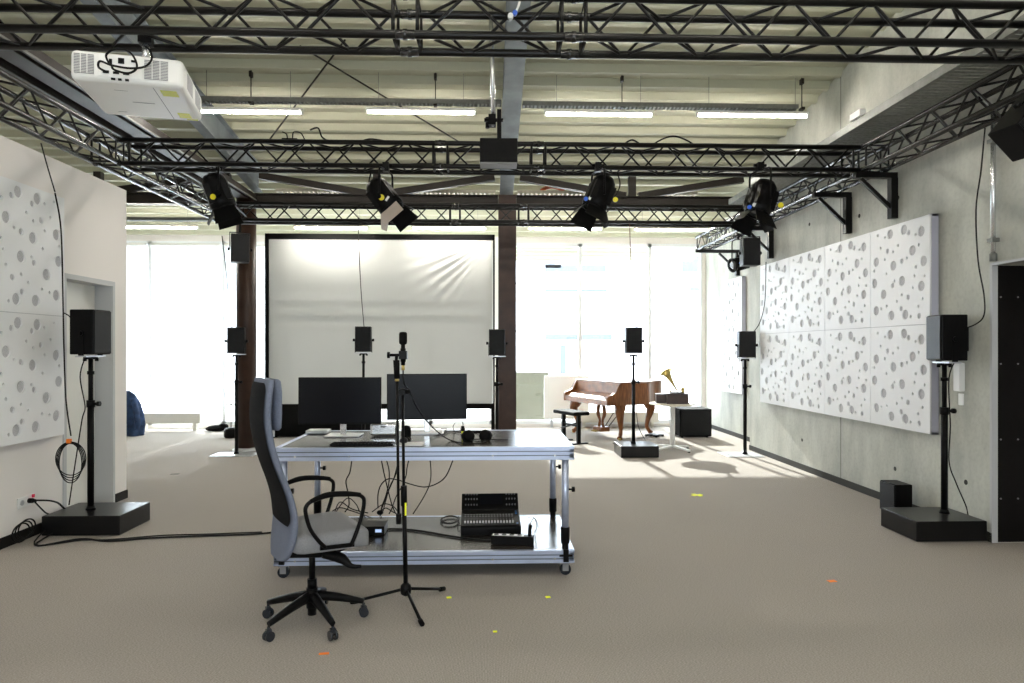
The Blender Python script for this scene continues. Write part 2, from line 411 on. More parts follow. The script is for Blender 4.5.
for i, (x0, x1) in enumerate(((-8.1, -6.66), (-6.58, -5.24), (-5.16, -3.97))):  # blinds added to diffuse the sun, so the bay floor is evenly bright
    t = thing('roller_blind', ['white translucent blind on the leftmost window of the left bay', 'white translucent blind on the middle window of the left bay', 'white translucent blind on the left bay window nearest the column'][i], 'blind', ((x0+x1)/2, YW-.10, 3.58))
    w_ = (x1-x0)/2; MB().cyl((-w_, 0, 0), (w_, 0, 0), .035, n=14).build('roller', 'white2', t)
    MB().box(-w_+.02, w_-.02, .028, .031, -3.1, .0).build('cloth', 'blind', t); MB().box(-w_+.02, w_-.02, .02, .04, -3.13, -3.1).build('bottom_bar', 'white2', t)
# ------------------------------------------------------------------ outside
o = MB().box(-60, 60, YW+.3, 80, -.35, -.15).build('ground', 'ground'); struct(o)
o = MB().box(.1, 1.35, 15.4, 15.6, -.15, 1.02).build('parapet', 'parapet'); tag(o, 'low pale concrete parapet outside behind the piano windows', 'parapet')
t = thing('apartment_block', 'overexposed pale building with blueish window bands across the way', 'building', (0, 48, -.15))
MB().box(-45, 45, 0, 12, 0, 13).build('facade', 'facade', t)
for u0, u1, v0, v1 in ((545, 561, 256, 268), (545, 606, 265, 272), (545, 607, 289, 292), (545, 612, 334, 340), (682, 704, 244, 272), (690, 704, 287, 291), (516, 534, 282.5, 284), (516, 534, 330, 332),
                       (171, 200, 281, 282.5), (169, 203, 327, 330.5), (168, 204, 369, 372), (516, 534, 371, 376), (560, 566, 345, 374), (148, 154, 236, 262)):
    p, q = ony(u0, v0, 48), ony(u1, v1, 48)
    MB().box(p.x, q.x, -.05, .02, q.z+.15, p.z+.15).build('window_band', 'facadew', t)

# ================================================================== STEEL
def hbeam(mb, c, y0, y1, w, h, tf=.016, tw=.012, z=lambda y: 0):
    x = c
    for zz in (0, h-tf):
        mb.add([(x-w/2, y0, z(y0)+zz), (x+w/2, y0, z(y0)+zz), (x+w/2, y1, z(y1)+zz), (x-w/2, y1, z(y1)+zz),
                (x-w/2, y0, z(y0)+zz+tf), (x+w/2, y0, z(y0)+zz+tf), (x+w/2, y1, z(y1)+zz+tf), (x-w/2, y1, z(y1)+zz+tf)],
               [(0, 3, 2, 1), (4, 5, 6, 7), (0, 1, 5, 4), (1, 2, 6, 5), (2, 3, 7, 6), (3, 0, 4, 7)])
    mb.add([(x-tw/2, y0, z(y0)+tf), (x+tw/2, y0, z(y0)+tf), (x+tw/2, y1, z(y1)+tf), (x-tw/2, y1, z(y1)+tf),
            (x-tw/2, y0, z(y0)+h-tf), (x+tw/2, y0, z(y0)+h-tf), (x+tw/2, y1, z(y1)+h-tf), (x-tw/2, y1, z(y1)+h-tf)],
           [(0, 3, 2, 1), (4, 5, 6, 7), (0, 1, 5, 4), (1, 2, 6, 5), (2, 3, 7, 6), (3, 0, 4, 7)])
zb = lambda y: roof(y)-.385
o = MB(); hbeam(o, .26, YB, 10.25, .20, .37, z=zb)
tag(o.build('roof_beam', 'steelbeam'), 'grey sloping steel roof beam down the middle of the ceiling', 'beam')
o = MB(); hbeam(o, -3.42, YB, 10.25, .13, .37, z=zb)
tag(o.build('roof_beam', 'steelbeam'), 'grey sloping steel roof beam on the left above the projector', 'beam')
o = MB()     # level dark beam, web lying flat
o.box(-3.53, -3.50, YB, 10.4, 3.78, 3.87); o.box(-3.90, -3.87, YB, 10.4, 3.78, 3.87); o.box(-3.87, -3.53, YB, 10.4, 3.85, 3.87)
o.box(-3.80, -3.62, YB, 10.4, 3.81, 3.85)
o = o.build('roof_beam', 'girder', bevel=.004); MB().box(-3.500, -3.488, YB, 10.4, 3.775, 3.79).build('edge_strip', 'galv', o)
tag(o, 'dark brown level steel beam along the left side above the truss', 'beam')
# columns
def column(x, y, w, label, z1):
    t = thing('steel_column', label, 'column', (x, y, 0))
    b = MB(); b.box(-w/2, w/2, -.15, -.132, 0, z1); b.box(-w/2, w/2, .132, .15, 0, z1); b.box(-.01, .01, -.132, .132, 0, z1)
    b.build('shaft', 'column', t, bevel=.003)
    MB().box(-w/2-.03, w/2+.03, -.18, .18, 0, .02).build('base_plate', 'plate', t)
def rcolumn(x, y, label):
    t = thing('steel_column', label, 'column', (x, y, 0))
    MB().cyl((0, 0, 0), (0, 0, 3.9), .145, n=28).build('shaft', 'column', t)
    MB().lathe([(.20, 0), (.20, .02), (.16, .045), (.15, .05)]).build('base_collar', 'plate', t)
rcolumn(-3.70, 10.55, 'brown round steel column left of the projection screen')
column(.28, 10.55, .27, 'brown steel column right of the projection screen', 3.9)
t = thing('steel_column', 'grey brown steel post between concrete wall and far right bay', 'column', (4.19, 10.47, 0))
MB().box(-.05, .05, -.06, .06, 0, 3.9).build('shaft', mat('olive_brown_paint', (.17, .145, .10), .5), t)
# girder between the columns
def girder(x0, x1, label):
    t = thing('roof_girder', label, 'girder', ((x0+x1)/2, 10.5, 3.73)); L = (x1-x0)/2; H = roof(10.5)-3.73
    b = MB(); b.box(-L, L, -.08, .08, 0, .012); b.box(-L, L, -.08, .08, .155, .167); b.box(-L, L, -.006, .006, 0, .16); b.build('bottom_chord', 'girder', t)
    for s in (-1, 1): MB().bar((s*L*.97, 0, H-.03), (s*.10, 0, .18), .10, .10).build('diagonal', 'girder', t)
    MB().box(-.055, .055, -.05, .05, .16, H).build('post', 'girder', t)
girder(-3.56, .14, 'dark steel girder over the projection screen')
girder(.42, 4.0, 'dark steel girder over the piano bay')
girder(-7.9, -3.86, 'dark steel girder over the left bay behind the white partition')
# thin wind bracing rods
for i, (a, b_) in enumerate((((300, 46), (461, 143)), ((345, 40), (270, 139)))):
    p, q = onroof(*a, -.06), onroof(*b_, -.06)
    tag(MB().cyl(p, q, .010, n=8).build('bracing_rod', 'girder'), ['thin dark bracing rod falling to the right under the roof', 'thin dark bracing rod falling to the left under the roof'][i], 'rod')

# ================================================================== TRUSSES
HB, HT, SP = 3.30, 3.523, .223; RC = .0235; RD = .0095
def truss(name, label, p0, dirv, side, length, joints=(), m='truss', period=.46, posts=True):
    """box truss: p0 bottom corner, dirv along, side across"""
    t = thing('lighting_truss', label, 'truss', tuple(p0)); D = Vector(dirv); S = Vector(side)*SP; U = Vector((0, 0, SP))
    for c in (Vector((0, 0, 0)), S, U, S+U):
        MB().cyl(c, c+D*length, RC, n=12).build('chord', m, t)
    cuts = [0]+list(joints)+[length]
    faces = [(Vector((0, 0, 0)), U), (S, U), (Vector((0, 0, 0)), S), (U, S)]
    for fi, (c0, acr) in enumerate(faces):
        for a, e in zip(cuts[:-1], cuts[1:]):
            a2, e2 = a+.085, e-.085
            if e2-a2 < .2: continue
            n = max(1, round((e2-a2-.02)/(period/2))); st = (e2-a2-.02)/n; x = a2+.01; k = fi % 2; pts = []
            for i in range(n+1):
                q = acr if k else Vector()
                pts.append(c0+D*(x-.012)+q); pts.append(c0+D*(x+.012)+q); x += st; k = 1-k
            MB().tube(pts, RD, n=6, sm=0).build('lacing', 'brace', t)
    if posts:
        for ci in range(len(cuts)-1):
            for x in (cuts[ci]+.068, cuts[ci+1]-.068):
                o_ = D*x
                MB().tube([o_, o_+U, o_+U+S, o_+S, o_], RD*1.25, n=6, sm=0).build('end_frame', 'brace', t)
    for j in joints:
        for c in (Vector((0, 0, 0)), S, U, S+U):
            MB().lathe([(RC, -.055), (RC*1.12, -.05), (RC*1.12, -.014), (RC*1.3, -.012), (RC*1.3, .012), (RC*1.12, .014), (RC*1.12, .05), (RC, .055)], c+D*j, D, n=10).build('coupler', 'truss2', t)
    return t
X = Vector((1, 0, 0)); Y = Vector((0, 1, 0))
TL, TR = -3.50, 3.67
for k, (yy, lab, x0, x1) in enumerate(((3.85, 'nearest black box truss crossing the top of the view', -3.95, 4.0),
                         (6.60, 'second black box truss across the room carrying the spotlights', TL+.02, TR-.02),
                         (9.40, 'farthest black box truss just above the screen top', TL+.02, TR-.02))):
    js = [-.47-x0, .48-x0]
    if k == 0: js = [TL-x0-.0, -.47-x0, .48-x0, TR-x0]
    truss('t', lab, (x0, yy, HB), X, Y, x1-x0, js)
truss('t', 'black box truss running along the left wall', (TL-SP, 1.5, HB), Y, X, 9.623-1.5, [2.3, 5.1], 'truss2')
truss('t', 'black box truss running along the right concrete wall', (TR, 1.5, HB), Y, X, 12.0-1.5, [2.3, 5.1, 8.1], 'truss2')
# wall brackets carrying the right truss
for i, (y0, xw, lab) in enumerate(((6.58, XR, 'second truss'), (7.43, XR, 'middle'), (9.50, XR, 'farthest truss'), (11.73, XR2, 'far end'))):
    lab = ['black steel wall bracket under the right truss nearest the camera', 'black steel wall bracket above the middle of the perforated panels',
           'black steel wall bracket beside the far right spotlight', 'black steel wall bracket at the far end of the right truss'][i]
    t = thing('wall_bracket', lab, 'bracket', (xw, y0, 3.22))
    MB().box(-(xw-3.58), -.002, -.03, .03, -.005, .05).build('arm', 'truss', t)
    MB().box(-.07, -.002, -.035, .035, -.40, -.005).build('post', 'truss', t)
    MB().bar((-.36, 0, -.01), (-.05, 0, -.30), .035, .035).build('strut', 'truss', t)

# ================================================================== CEILING SERVICES
def rung_tray(name, label, axis, a0, a1, c, z, w, hgt, pitch, m='galv', bar=.5, m2=None):
    t = thing(name, label, 'cable tray', (0, 0, 0))
    r = MB(); s = MB(); x = a0
    while x < a1:
        e = min(x+pitch*bar, a1)
        if axis == 'x': r.box(x, e, c-w/2, c+w/2, z, z+.004)
        else: r.box(c-w/2, c+w/2, x, e, z, z+.004)
        x += pitch
    for q in (-1, 1):
        if axis == 'x': s.box(a0, a1, c+q*w/2-.002, c+q*w/2+.002, z, z+hgt)
        else: s.box(c+q*w/2-.003, c+q*w/2+.003, a0, a1, z, z+hgt)
    if axis == 'y': s.box(c-w/2, c-w/2+.03, a0, a1, z-.002, z); s.box(c+w/2-.03, c+w/2, a0, a1, z-.002, z)
    s.build('side_rail', m2 or m, t); r.build('tray_rung', m, t); return t
ta = rung_tray('cable_tray', 'long perforated cable tray above the lamps left of the middle beam', 'x', -3.28, .14, 7.7, 4.285, .09, .05, .045)
tb = rung_tray('cable_tray', 'long perforated cable tray above the lamps right of the middle beam', 'x', .38, 3.52, 7.7, 4.275, .09, .05, .045)
for tt, us in ((ta, (251, 435.5)), (tb, (622, 801.8))):
    for u in us:
        p = ony(u, 70, 7.7)
        b = MB(); b.cyl((p.x, 7.7, 4.3), (p.x, 7.7, roof(7.7)+.02), .006, n=6); b.box(p.x-.02, p.x+.02, 7.66, 7.74, 4.27, 4.30); b.box(p.x-.015, p.x+.015, 7.67, 7.73, roof(7.7)-.06, roof(7.7))
        b.build('hanger_rod', 'girder', tt)
rung_tray('cable_tray', 'perforated cable tray lying on the girder over the screen', 'x', -3.3, .10, 10.75, 3.98, .15, .05, .07, 'cream')
rung_tray('cable_tray', 'perforated cable tray lying on the girder over the piano bay', 'x', .45, 3.3, 10.75, 3.98, .15, .05, .07, 'cream')
rung_tray('cable_tray', 'wide perforated cable tray high along the right concrete wall', 'y', 1.5, 9.9, 3.74, 3.66, .46, .075, .06, 'traydark', .78, 'galv')
for yy in (6.4, 7.6, 8.9): tag(MB().box(3.485, 3.54, yy-.09, yy+.09, 3.738, 3.80).build('tray_bracket', 'white2'), 'white fixing block on the edge of the wide wall tray', 'bracket', 'white fixing blocks on the wide wall tray')
rung_tray('cable_tray', 'perforated cable tray above the lamp of the left bay', 'x', -7.9, -3.9, 11.45, 3.66, .12, .05, .05)
# orange cable on the girder tray
tag(MB().tube([ony(u, v, 10.75) for u, v in ((541, 191), (546, 188), (553, 187), (560, 189), (564, 192))], .03).build('cable_loop', mat('orange_cable', (.45, .08, .02), .5)), 'orange cable loop lying on the tray beside the middle column', 'cable')

def lamp(u0, u1, vm, y, label, z=None, rail='white2'):
    p, q = ony(u0, vm, y), ony(u1, vm, y); z = z or p.z
    t = thing('tube_lamp', label, 'ceiling lamp', ((p.x+q.x)/2, y, z), 0, 'tube lamps under the roof'); L = abs(q.x-p.x)/2
    MB().box(-L-.02, L+.02, -.03, .03, .012, .045).build('housing', rail, t, bevel=.004)
    MB().cyl((-L, 0, 0), (L, 0, 0), .017, n=12).build('tube', 'tube', t)
    for s_ in (-1, 1):
        MB().box(*sorted((s_*L, s_*(L+.02))), -.02, .02, -.02, .02).build('end_cap', 'white2', t)
        MB().cyl((s_*L*.8, 0, .04), (s_*L*.8, 0, roof(y)-z+.01), .003, n=6).build('hanger', 'galv', t)
    return t
for u0, u1, v, l in ((196, 301, 111.5, 'first lit tube lamp of the upper row beside the projector'), (368, 474, 111.8, 'lit tube lamp of the upper row left of the middle beam'),
                (546, 651, 114, 'lit tube lamp of the upper row right of the middle beam'), (698, 806, 115, 'lit tube lamp of the upper row nearest the right wall')):
    lamp(u0, u1, v, 7.7, l)
for u0, u1, v, l in ((105, 197, 227, 'lit tube lamp above the left bay windows'), (295, 367, 227.5, 'lit tube lamp above the left half of the projection screen'),
                (413, 485, 228, 'lit tube lamp above the right half of the projection screen'), (529, 601, 228.5, 'lit tube lamp above the window beside the brown column'),
                (635, 707, 229.5, 'lit tube lamp above the window near the right corner')):
    lamp(u0, u1, v, 11.4, l, rail='cream')
# unseen fill lamps, added to brighten the near end of the room
for yy in (2.6, -.6):
    for xx in (-2.9, -1.0, 1.2, 2.9):
        t = thing('tube_lamp', 'lit tube lamp above and behind the camera, running along the room', 'ceiling lamp', (xx, yy, roof(yy)-.42), 0, 'tube lamps under the roof')
        MB().box(-.03, .03, -.62, .62, .012, .045).build('housing', 'white2', t); MB().cyl((0, -.6, 0), (0, .6, 0), .017, n=12).build('tube', 'tube', t)
        MB().cyl((0, 0, .04), (0, 0, .5), .003, n=6).build('hanger', 'galv', t)
# trunking between the far lamps
tag(MB().box(-3.5, .1, 11.36, 11.44, 3.63, 3.68).build('lamp_trunking', 'girder'), 'dark lamp trunking rail above the projection screen', 'rail')
tag(MB().box(.45, 4.2, 11.36, 11.44, 3.61, 3.66).build('lamp_trunking', 'girder'), 'dark lamp trunking rail above the piano windows', 'rail')
# pole and black box hanging at the middle
t = thing('ceiling_pole', 'steel pole hanging from the roof beside the middle beam', 'pole', (.045, 6.5, 3.66))
MB().cyl((.0, 0, 0), (-.03, 0, roof(6.5)-3.66), .022, n=12).build('tube', 'alu2', t)
b = MB(); b.box(-.05, .02, -.05, .05, .0, .10); b.cyl((-.09, -.02, .05), (.09, -.02, .05), .018); b.cyl((-.06, 0, -.02), (-.06, 0, .08), .02); b.box(.03, .07, -.12, -.09, -.25, .12); b.build('clamp', 'black', t)
p0, p1 = ony(480, 142, 6.48), ony(517, 166, 6.48)
t = thing('equipment_box', 'black metal box hung on the middle of the second truss', 'box', ((p0.x+p1.x)/2, 6.40, p1.z)); w = (p1.x-p0.x)/2; hh = p0.z-p1.z
MB().box(-w, w, -.05, .14, 0, hh).build('housing', 'black', t, bevel=.004)
MB().box(-w+.003, w-.003, -.049, .139, -.012, 0).build('bottom_plate', 'ventgrey', t)

# ================================================================== ACOUSTIC PANELS
BIG = [(548, 238), (493, 255), (617, 245), (582, 320), (626, 362), (506, 380), (438, 365), (540, 440), (617, 460), (467, 493), (431, 450), (438, 558), (498, 577), (553, 573)]
MED = [(567, 250), (508, 272), (540, 362), (605, 372), (483, 322), (448, 447), (503, 458), (565, 505), (537, 550), (609, 577)]
SML = [(445, 260), (595, 258), (473, 268), (505, 325), (607, 298), (560, 350), (478, 412), (583, 467), (458, 550), (622, 510), (605, 540), (575, 580), (510, 440), (536, 378), (596, 385), (472, 355), (540, 495), (430, 400), (590, 420), (525, 300), (455, 310), (480, 540), (520, 520), (630, 420)]
def pat():
    out = []
    for lst, r in ((BIG, .047), (MED, .026), (SML, .0145)):
        for x, yy in lst:
            top = 245-.29*(x-415); bot = 625-.065*(x-415)
            U = 768+x/4.0; yw = 3.915*683/(U-489); s = (6.99-yw)/(6.99-6.05)
            out.append((min(max(s, .06), .94), min(max(1-(yy-top)/(bot-top), .06), .94), r))
    return out
PAT = pat()
def panel_mesh(w, h, th, mirror):
    cu = bpy.data.curves.new('pc', 'CURVE'); cu.dimensions = '2D'; cu.fill_mode = 'BOTH'; cu.extrude = th/2
    def spl(pts):
        s = cu.splines.new('POLY'); s.points.add(len(pts)-1); s.use_cyclic_u = True
        for p, q in zip(s.points, pts): p.co = (q[0], q[1], 0, 1)
    g = .003
    spl([(g, g), (w-g, g), (w-g, h-g), (g, h-g)])
    done = []
    for s, t, r in PAT:
        if mirror: s = 1-s
        x, yy = s*w, t*h; x = min(max(x, r+.012), w-r-.012); yy = min(max(yy, r+.012), h-r-.012)
        if any((x-a)**2+(yy-c)**2 < (r+q+.008)**2 for a, c, q in done): continue
        done.append((x, yy, r)); n = 20 if r > .03 else 12
        spl([(x+r*math.cos(2*PI*i/n), yy+r*math.sin(2*PI*i/n)) for i in range(n)])
    ob = bpy.data.objects.new('tmp', cu); C.objects.link(ob)
    dg = bpy.context.evaluated_depsgraph_get(); me = bpy.data.meshes.new_from_object(ob.evaluated_get(dg))
    bpy.data.objects.remove(ob); return me
PM = {}
def panel(x, y0, y1, z0, z1, side, label):
    """side -1: on right wall facing -x ; +1: left wall facing +x"""
    w, h = y1-y0, z1-z0; key = (round(w, 3), round(h, 3), side)
    if key not in PM:
        me = panel_mesh(w, h, .012, side > 0); me.materials.clear(); me.materials.append(M['panel']); PM[key] = me
    if side < 0: R = Matrix(((0, 0, -1), (-1, 0, 0), (0, 1, 0))); org = Vector((x, y1, z0))
    else: R = Matrix(((0, 0, 1), (1, 0, 0), (0, 1, 0))); org = Vector((x, y0, z0))
    t = thing('acoustic_panel', label, 'acoustic panel', tuple(org)); 
    o = bpy.data.objects.new('face_board', PM[key]); C.objects.link(o); o.parent = t; o.matrix_local = R.to_4x4() @ Matrix.Translation((0, 0, -.006)); MATS[o.as_pointer()] = MATS[t.as_pointer()]
    dx = -side
    b = MB(); xs = sorted((dx*.0125, dx*.016)); b.box(*xs, 0 if side > 0 else -w, w if side > 0 else 0, 0, h); b.build('felt_backing', 'felt', t)
    xs = sorted((dx*.0165, dx*.078)); b = MB(); a, e = (0, w) if side > 0 else (-w, 0)
    for q in ((a, a+.02, 0, h), (e-.02, e, 0, h), (a, e, 0, .02), (a, e, h-.02, h)): b.box(*xs, *q)
    b.build('side_frame', mat_edge, t)
mat_edge = mat('panel_edge_grey', (.42, .42, .50), .5)
cols = [5.93, 6.88, 7.83, 8.78, 9.73]
cn = ['nearest the black door', 'second column from the black door', 'third column from the black door', 'farthest column beside the grey steel post']
for i in range(4):
    panel(XR-.09, cols[i], cols[i+1], .78, 1.76, -1, 'white perforated panel on concrete wall, lower row, '+cn[i])
    panel(XR-.09, cols[i], cols[i+1], 1.76, 2.74, -1, 'white perforated panel on concrete wall, upper row, '+cn[i])
panel(XR2-.09, 11.40, 12.35, .78, 1.78, -1, 'lower white perforated panel near the window corner behind the hanging speaker')
panel(XR2-.09, 11.40, 12.35, 1.78, 2.78, -1, 'upper white perforated panel near the window corner behind the hanging speaker')
panel(PW+.09, 5.05, 6.02, .80, 1.82, 1, 'white perforated panel on the left wall, lower one of two')
panel(PW+.09, 5.05, 6.02, 1.82, 2.84, 1, 'white perforated panel on the left wall, upper one of two')

# ================================================================== PROJECTION SCREEN
sx0, sx1, sz0, sz1, sy = -3.80, .10, .55, 3.47, 11.75
t = thing('projection_screen', 'large white projection screen with black frame between the brown columns', 'projection screen', ((sx0+sx1)/2, sy, 0))
W = (sx1-sx0)/2
nx, nz = 110, 90; vs = []; fs = []
for j in range(nz+1):
    for i in range(nx+1):
        x = -W+.04+(2*W-.08)*i/nx; z = sz0+.06+(sz1-sz0-.12)*j/nz
        # folds fan out from the top right corner
        rx, rz = (W-x), (sz1-z); r = math.hypot(rx, rz); th = math.atan2(rz, rx+1e-6)
        amp = .027*math.exp(-((r-.75)/.6)**2)*math.exp(-((th-.55)/.38)**2)
        dy = amp*math.sin(th*46)+.004*math.sin(z*9+.5*math.sin(x*2))*math.exp(-((z-2.4)/.5)**2)+.0015*math.sin(x*5)
        vs.append((x, dy, z))
for j in range(nz):
    for i in range(nx):
        a = j*(nx+1)+i; fs.append((a, a+1, a+nx+2, a+nx+1))
MB().add(vs, fs, True).build('cloth', 'screen', t)
b = MB(); b.box(-W, -W+.06, -.03, .05, sz0-.03, sz1+.02); b.box(W-.03, W, -.03, .05, sz0-.03, sz1+.02); b.box(-W, W, -.03, .05, sz1-.05, sz1+.04); b.box(-W, W, -.03, .05, sz0-.03, sz0+.06)
b.build('frame', 'blackm', t)
b = MB()
for s in (-1, 1): b.box(s*(W-.03)-.03, s*(W-.03)+.03, -.03, .03, 0, sz0); b.box(s*(W-.03)-.03, s*(W-.03)+.03, -.3, .3, 0, .03)
b.build('stand_foot', 'blackm', t)
t = thing('equipment_case', 'long low black case on the floor behind the projection screen', 'case', (-2.95, 12.35, 0))
MB().box(-.92, .92, -.28, .28, .02, .50).build('body', 'blackm', t, bevel=.01); b = MB()
for sx in (-.8, .8):
    for sy_ in (-.2, .2): MB().box(sx-.03, sx+.03, sy_-.03, sy_+.03, 0, .02).build('foot', 'black', t)

# ================================================================== SPEAKERS AND STANDS
def speaker_base(hang=False):
    """origin at the bottom centre of the yoke plate; grille looks along -y"""
    t = thing('loudspeaker', 'x', 'loudspeaker', (0, 0, 0))
    MB().box(-.118, .118, -.10, .105, .022, .402).build('cabinet', 'black', t, bevel=.008)
    g = MB(); g.box(-.112, .112, -.110, -.098, .030, .394); g.build('grille', 'grille', t, bevel=.006)
    y = MB()
    if not hang:
        y.box(-.128, .128, -.05, .05, 0, .012)
    else:
        y.box(-.135, .135, -.02, .02, .425, .433); y.box(-.135, -.127, -.02, .02, .20, .433); y.box(.127, .135, -.02, .02, .20, .433)
    y.build('yoke_plate' if not hang else 'yoke', 'plate' if not hang else 'black', t)
    if not hang:
        for s in (-1, 1): MB().box(*sorted((s*.120, s*.128)), -.022, .022, .012, .21).build('yoke_arm', 'black', t)
    for s in (-1, 1): MB().cyl((s*.130, 0, .20), (s*.158, 0, .20), .022, n=10).build('yoke_knob', 'black', t)
    MB().box(-.05, .05, .105, .150, .10, .30).build('amplifier_box', 'black', t, bevel=.004)
    return t
SPK = speaker_base(); USED = [False]
def face(rz_dir): return math.atan2(rz_dir[1], rz_dir[0])+PI/2      # -y axis looks along the direction
def put_speaker(x, y, z, d, label):
    if not USED[0]:
        USED[0] = True; SPK.location = (x, y, z); SPK.rotation_euler = (0, 0, face(d)); SPK['label'] = label; SPK['group'] = 'loudspeakers on stands'; return SPK
    return copy_tree(SPK, (x, y, z), face(d), label, 'loudspeakers on stands')
def stand(x, y, kind, label, base=None, ztop=1.47, pl=(-.31, .31, -.24, .17)):
    t = thing('speaker_stand', label, 'stand', (x, y, 0), 0, 'speaker stands')
    if kind == 'box':
        bx0, bx1, by0, by1 = [a-b_ for a, b_ in zip(base, (x, x, y, y))]
        MB().box(bx0, bx1, by0, by1, 0.004, .165).build('base_box', 'basebox', t, bevel=.006); zb_ = .165
    else:
        MB().box(*pl, 0, .010).build('base_plate', 'plate', t, bevel=.003); zb_ = .01
    MB().cyl((0, 0, zb_), (0, 0, ztop-.40), .026, n=14).cyl((0, 0, zb_), (0, 0, zb_+.03), .04, .028, n=14).build('lower_tube', 'black', t)
    MB().cyl((0, 0, ztop-.42), (0, 0, ztop-.012), .019, n=14).build('upper_tube', 'black', t)
    c = MB(); c.cyl((0, 0, ztop-.43), (0, 0, ztop-.37), .033, n=14); c.cyl((0, 0, ztop-.40), (.07, -.01, ztop-.40), .012, n=8); c.cyl((.06, -.01, ztop-.40), (.085, -.01, ztop-.40), .022, n=10)
    c.build('collar', 'black', t); MB().cyl((0, 0, ztop-.15), (0, 0, ztop-.12), .028, n=14).build('ring', 'black', t)
    c = MB(); c.cyl((0, 0, ztop-.02), (0, 0, ztop), .055, n=16); c.cyl((-.05, 0, ztop-.035), (-.05, 0, ztop-.01), .015, n=8); c.cyl((.05, 0, ztop-.035), (.05, 0, ztop-.01), .015, n=8)
    c.build('top_plate', 'black', t)
    return t
p = onz(90.5, 506, .165)
SL = (-3.41, 5.97); stand(*SL, 'box', 'black speaker stand on a box base beside the left wall door niche', (-3.67, -3.04, 5.73, 6.24), 1.47)
put_speaker(SL[0], SL[1], 1.47, (1, -.08), 'black loudspeaker on the stand by the left wall door niche')
SR = (3.815, 5.60); stand(*SR, 'box', 'black speaker stand on a box base beside the black door', (3.40, 3.975, 5.32, 5.82), 1.42)
put_speaker(SR[0]+.02, SR[1], 1.42, (-.99, .12), 'black loudspeaker with shimmering grille on the stand by the black door')
q = at(236.5, 451, 10.02); stand(q.x, q.y, 'plate', 'black speaker stand on a flat metal plate before the left brown column', None, 1.46)
put_speaker(q.x, q.y, 1.46, (.25, -1), 'black loudspeaker on the stand before the left brown column')
q = at(363.5, 451, 10.3); stand(q.x, q.y, 'plate', 'black speaker stand in front of the screen behind the left monitor', None, 1.48)
put_speaker(q.x, q.y, 1.48, (.1, -1), 'black loudspeaker in front of the screen just right of left monitor top')
q = at(497, 451, 10.0); stand(q.x, q.y, 'plate', 'black speaker stand before the brown column right of the screen', None, 1.43)
put_speaker(q.x, q.y, 1.43, (0, -1), 'black loudspeaker before the brown column right of the screen')
q = at(633.5, 444, 9.98); stand(q.x, q.y, 'box', 'black speaker stand on a box base in front of the piano', (q.x-.24, q.x+.30, q.y-.30, q.y+.24), 1.46)
put_speaker(q.x, q.y, 1.46, (-.1, -1), 'black loudspeaker on the stand in front of the piano')
q = at(745, 451, 9.98); stand(q.x, q.y, 'plate', 'black speaker stand on a flat metal plate beside the right concrete wall', None, 1.40, (-.33, .20, -.24, .24))
put_speaker(q.x+.02, q.y, 1.40, (-.2, -1), 'black loudspeaker on the stand beside the grey steel post')
# hanging speakers
HS = speaker_base(True)
HS.name = 'hanging_loudspeaker'; HS['group'] = 'loudspeakers hung from the trusses'
def hangrod(parent, z):
    MB().cyl((0, 0, .43), (0, 0, z), .016, n=10).build('hanging_rod', 'black', parent)
q = at(240, 262, 9.35); HS.location = (q.x, q.y, q.z-.03); HS.rotation_euler = (0, 0, face((.4, -1))); HS['label'] = 'black loudspeaker hung below the far left truss corner beside the column'
hangrod(HS, HB-q.z+.01)
q = at(750, 266, 9.6); copy_tree(HS, (q.x-.0, q.y, q.z-.02), face((-.1, -1)), 'black loudspeaker hung below the right truss above the far stand')
h3 = copy_tree(HS, (3.52, 4.12, 2.76), face((-.75, -.72)), 'black loudspeaker hung at the nearest right truss corner, cut by the frame')
h3.rotation_euler = (0, math.radians(42), .12); h3.location = at(1036, 120, 4.0)-Vector((.14, 0, .156))
# small box monitors on the floor
q = onz(900, 512, 0)
t = thing('floor_speaker', 'small dark grey box speaker on the floor behind the right stand base', 'loudspeaker', (3.83, 6.30, 0))
MB().box(-.08, .08, -.12, .13, 0.005, .285).build('cabinet', 'black', t, bevel=.006); MB().box(-.088, -.078, -.11, .12, .015, .275).build('grille', 'grille', t)
t = thing('subwoofer', 'black cube subwoofer on the floor right of the round white table', 'subwoofer', (3.60, 12.10, 0))
MB().box(-.28, .28, -.32, .36, .025, .50).build('cabinet', 'blackm', t, bevel=.008); MB().box(-.26, .26, -.33, -.318, .045, .48).build('grille', 'grille', t)
b = MB()
for sx in (-.22, .22):
    for s2 in (-.25, .3): MB().cyl((sx, s2, 0), (sx, s2, .03), .02).build('foot', 'black', t)

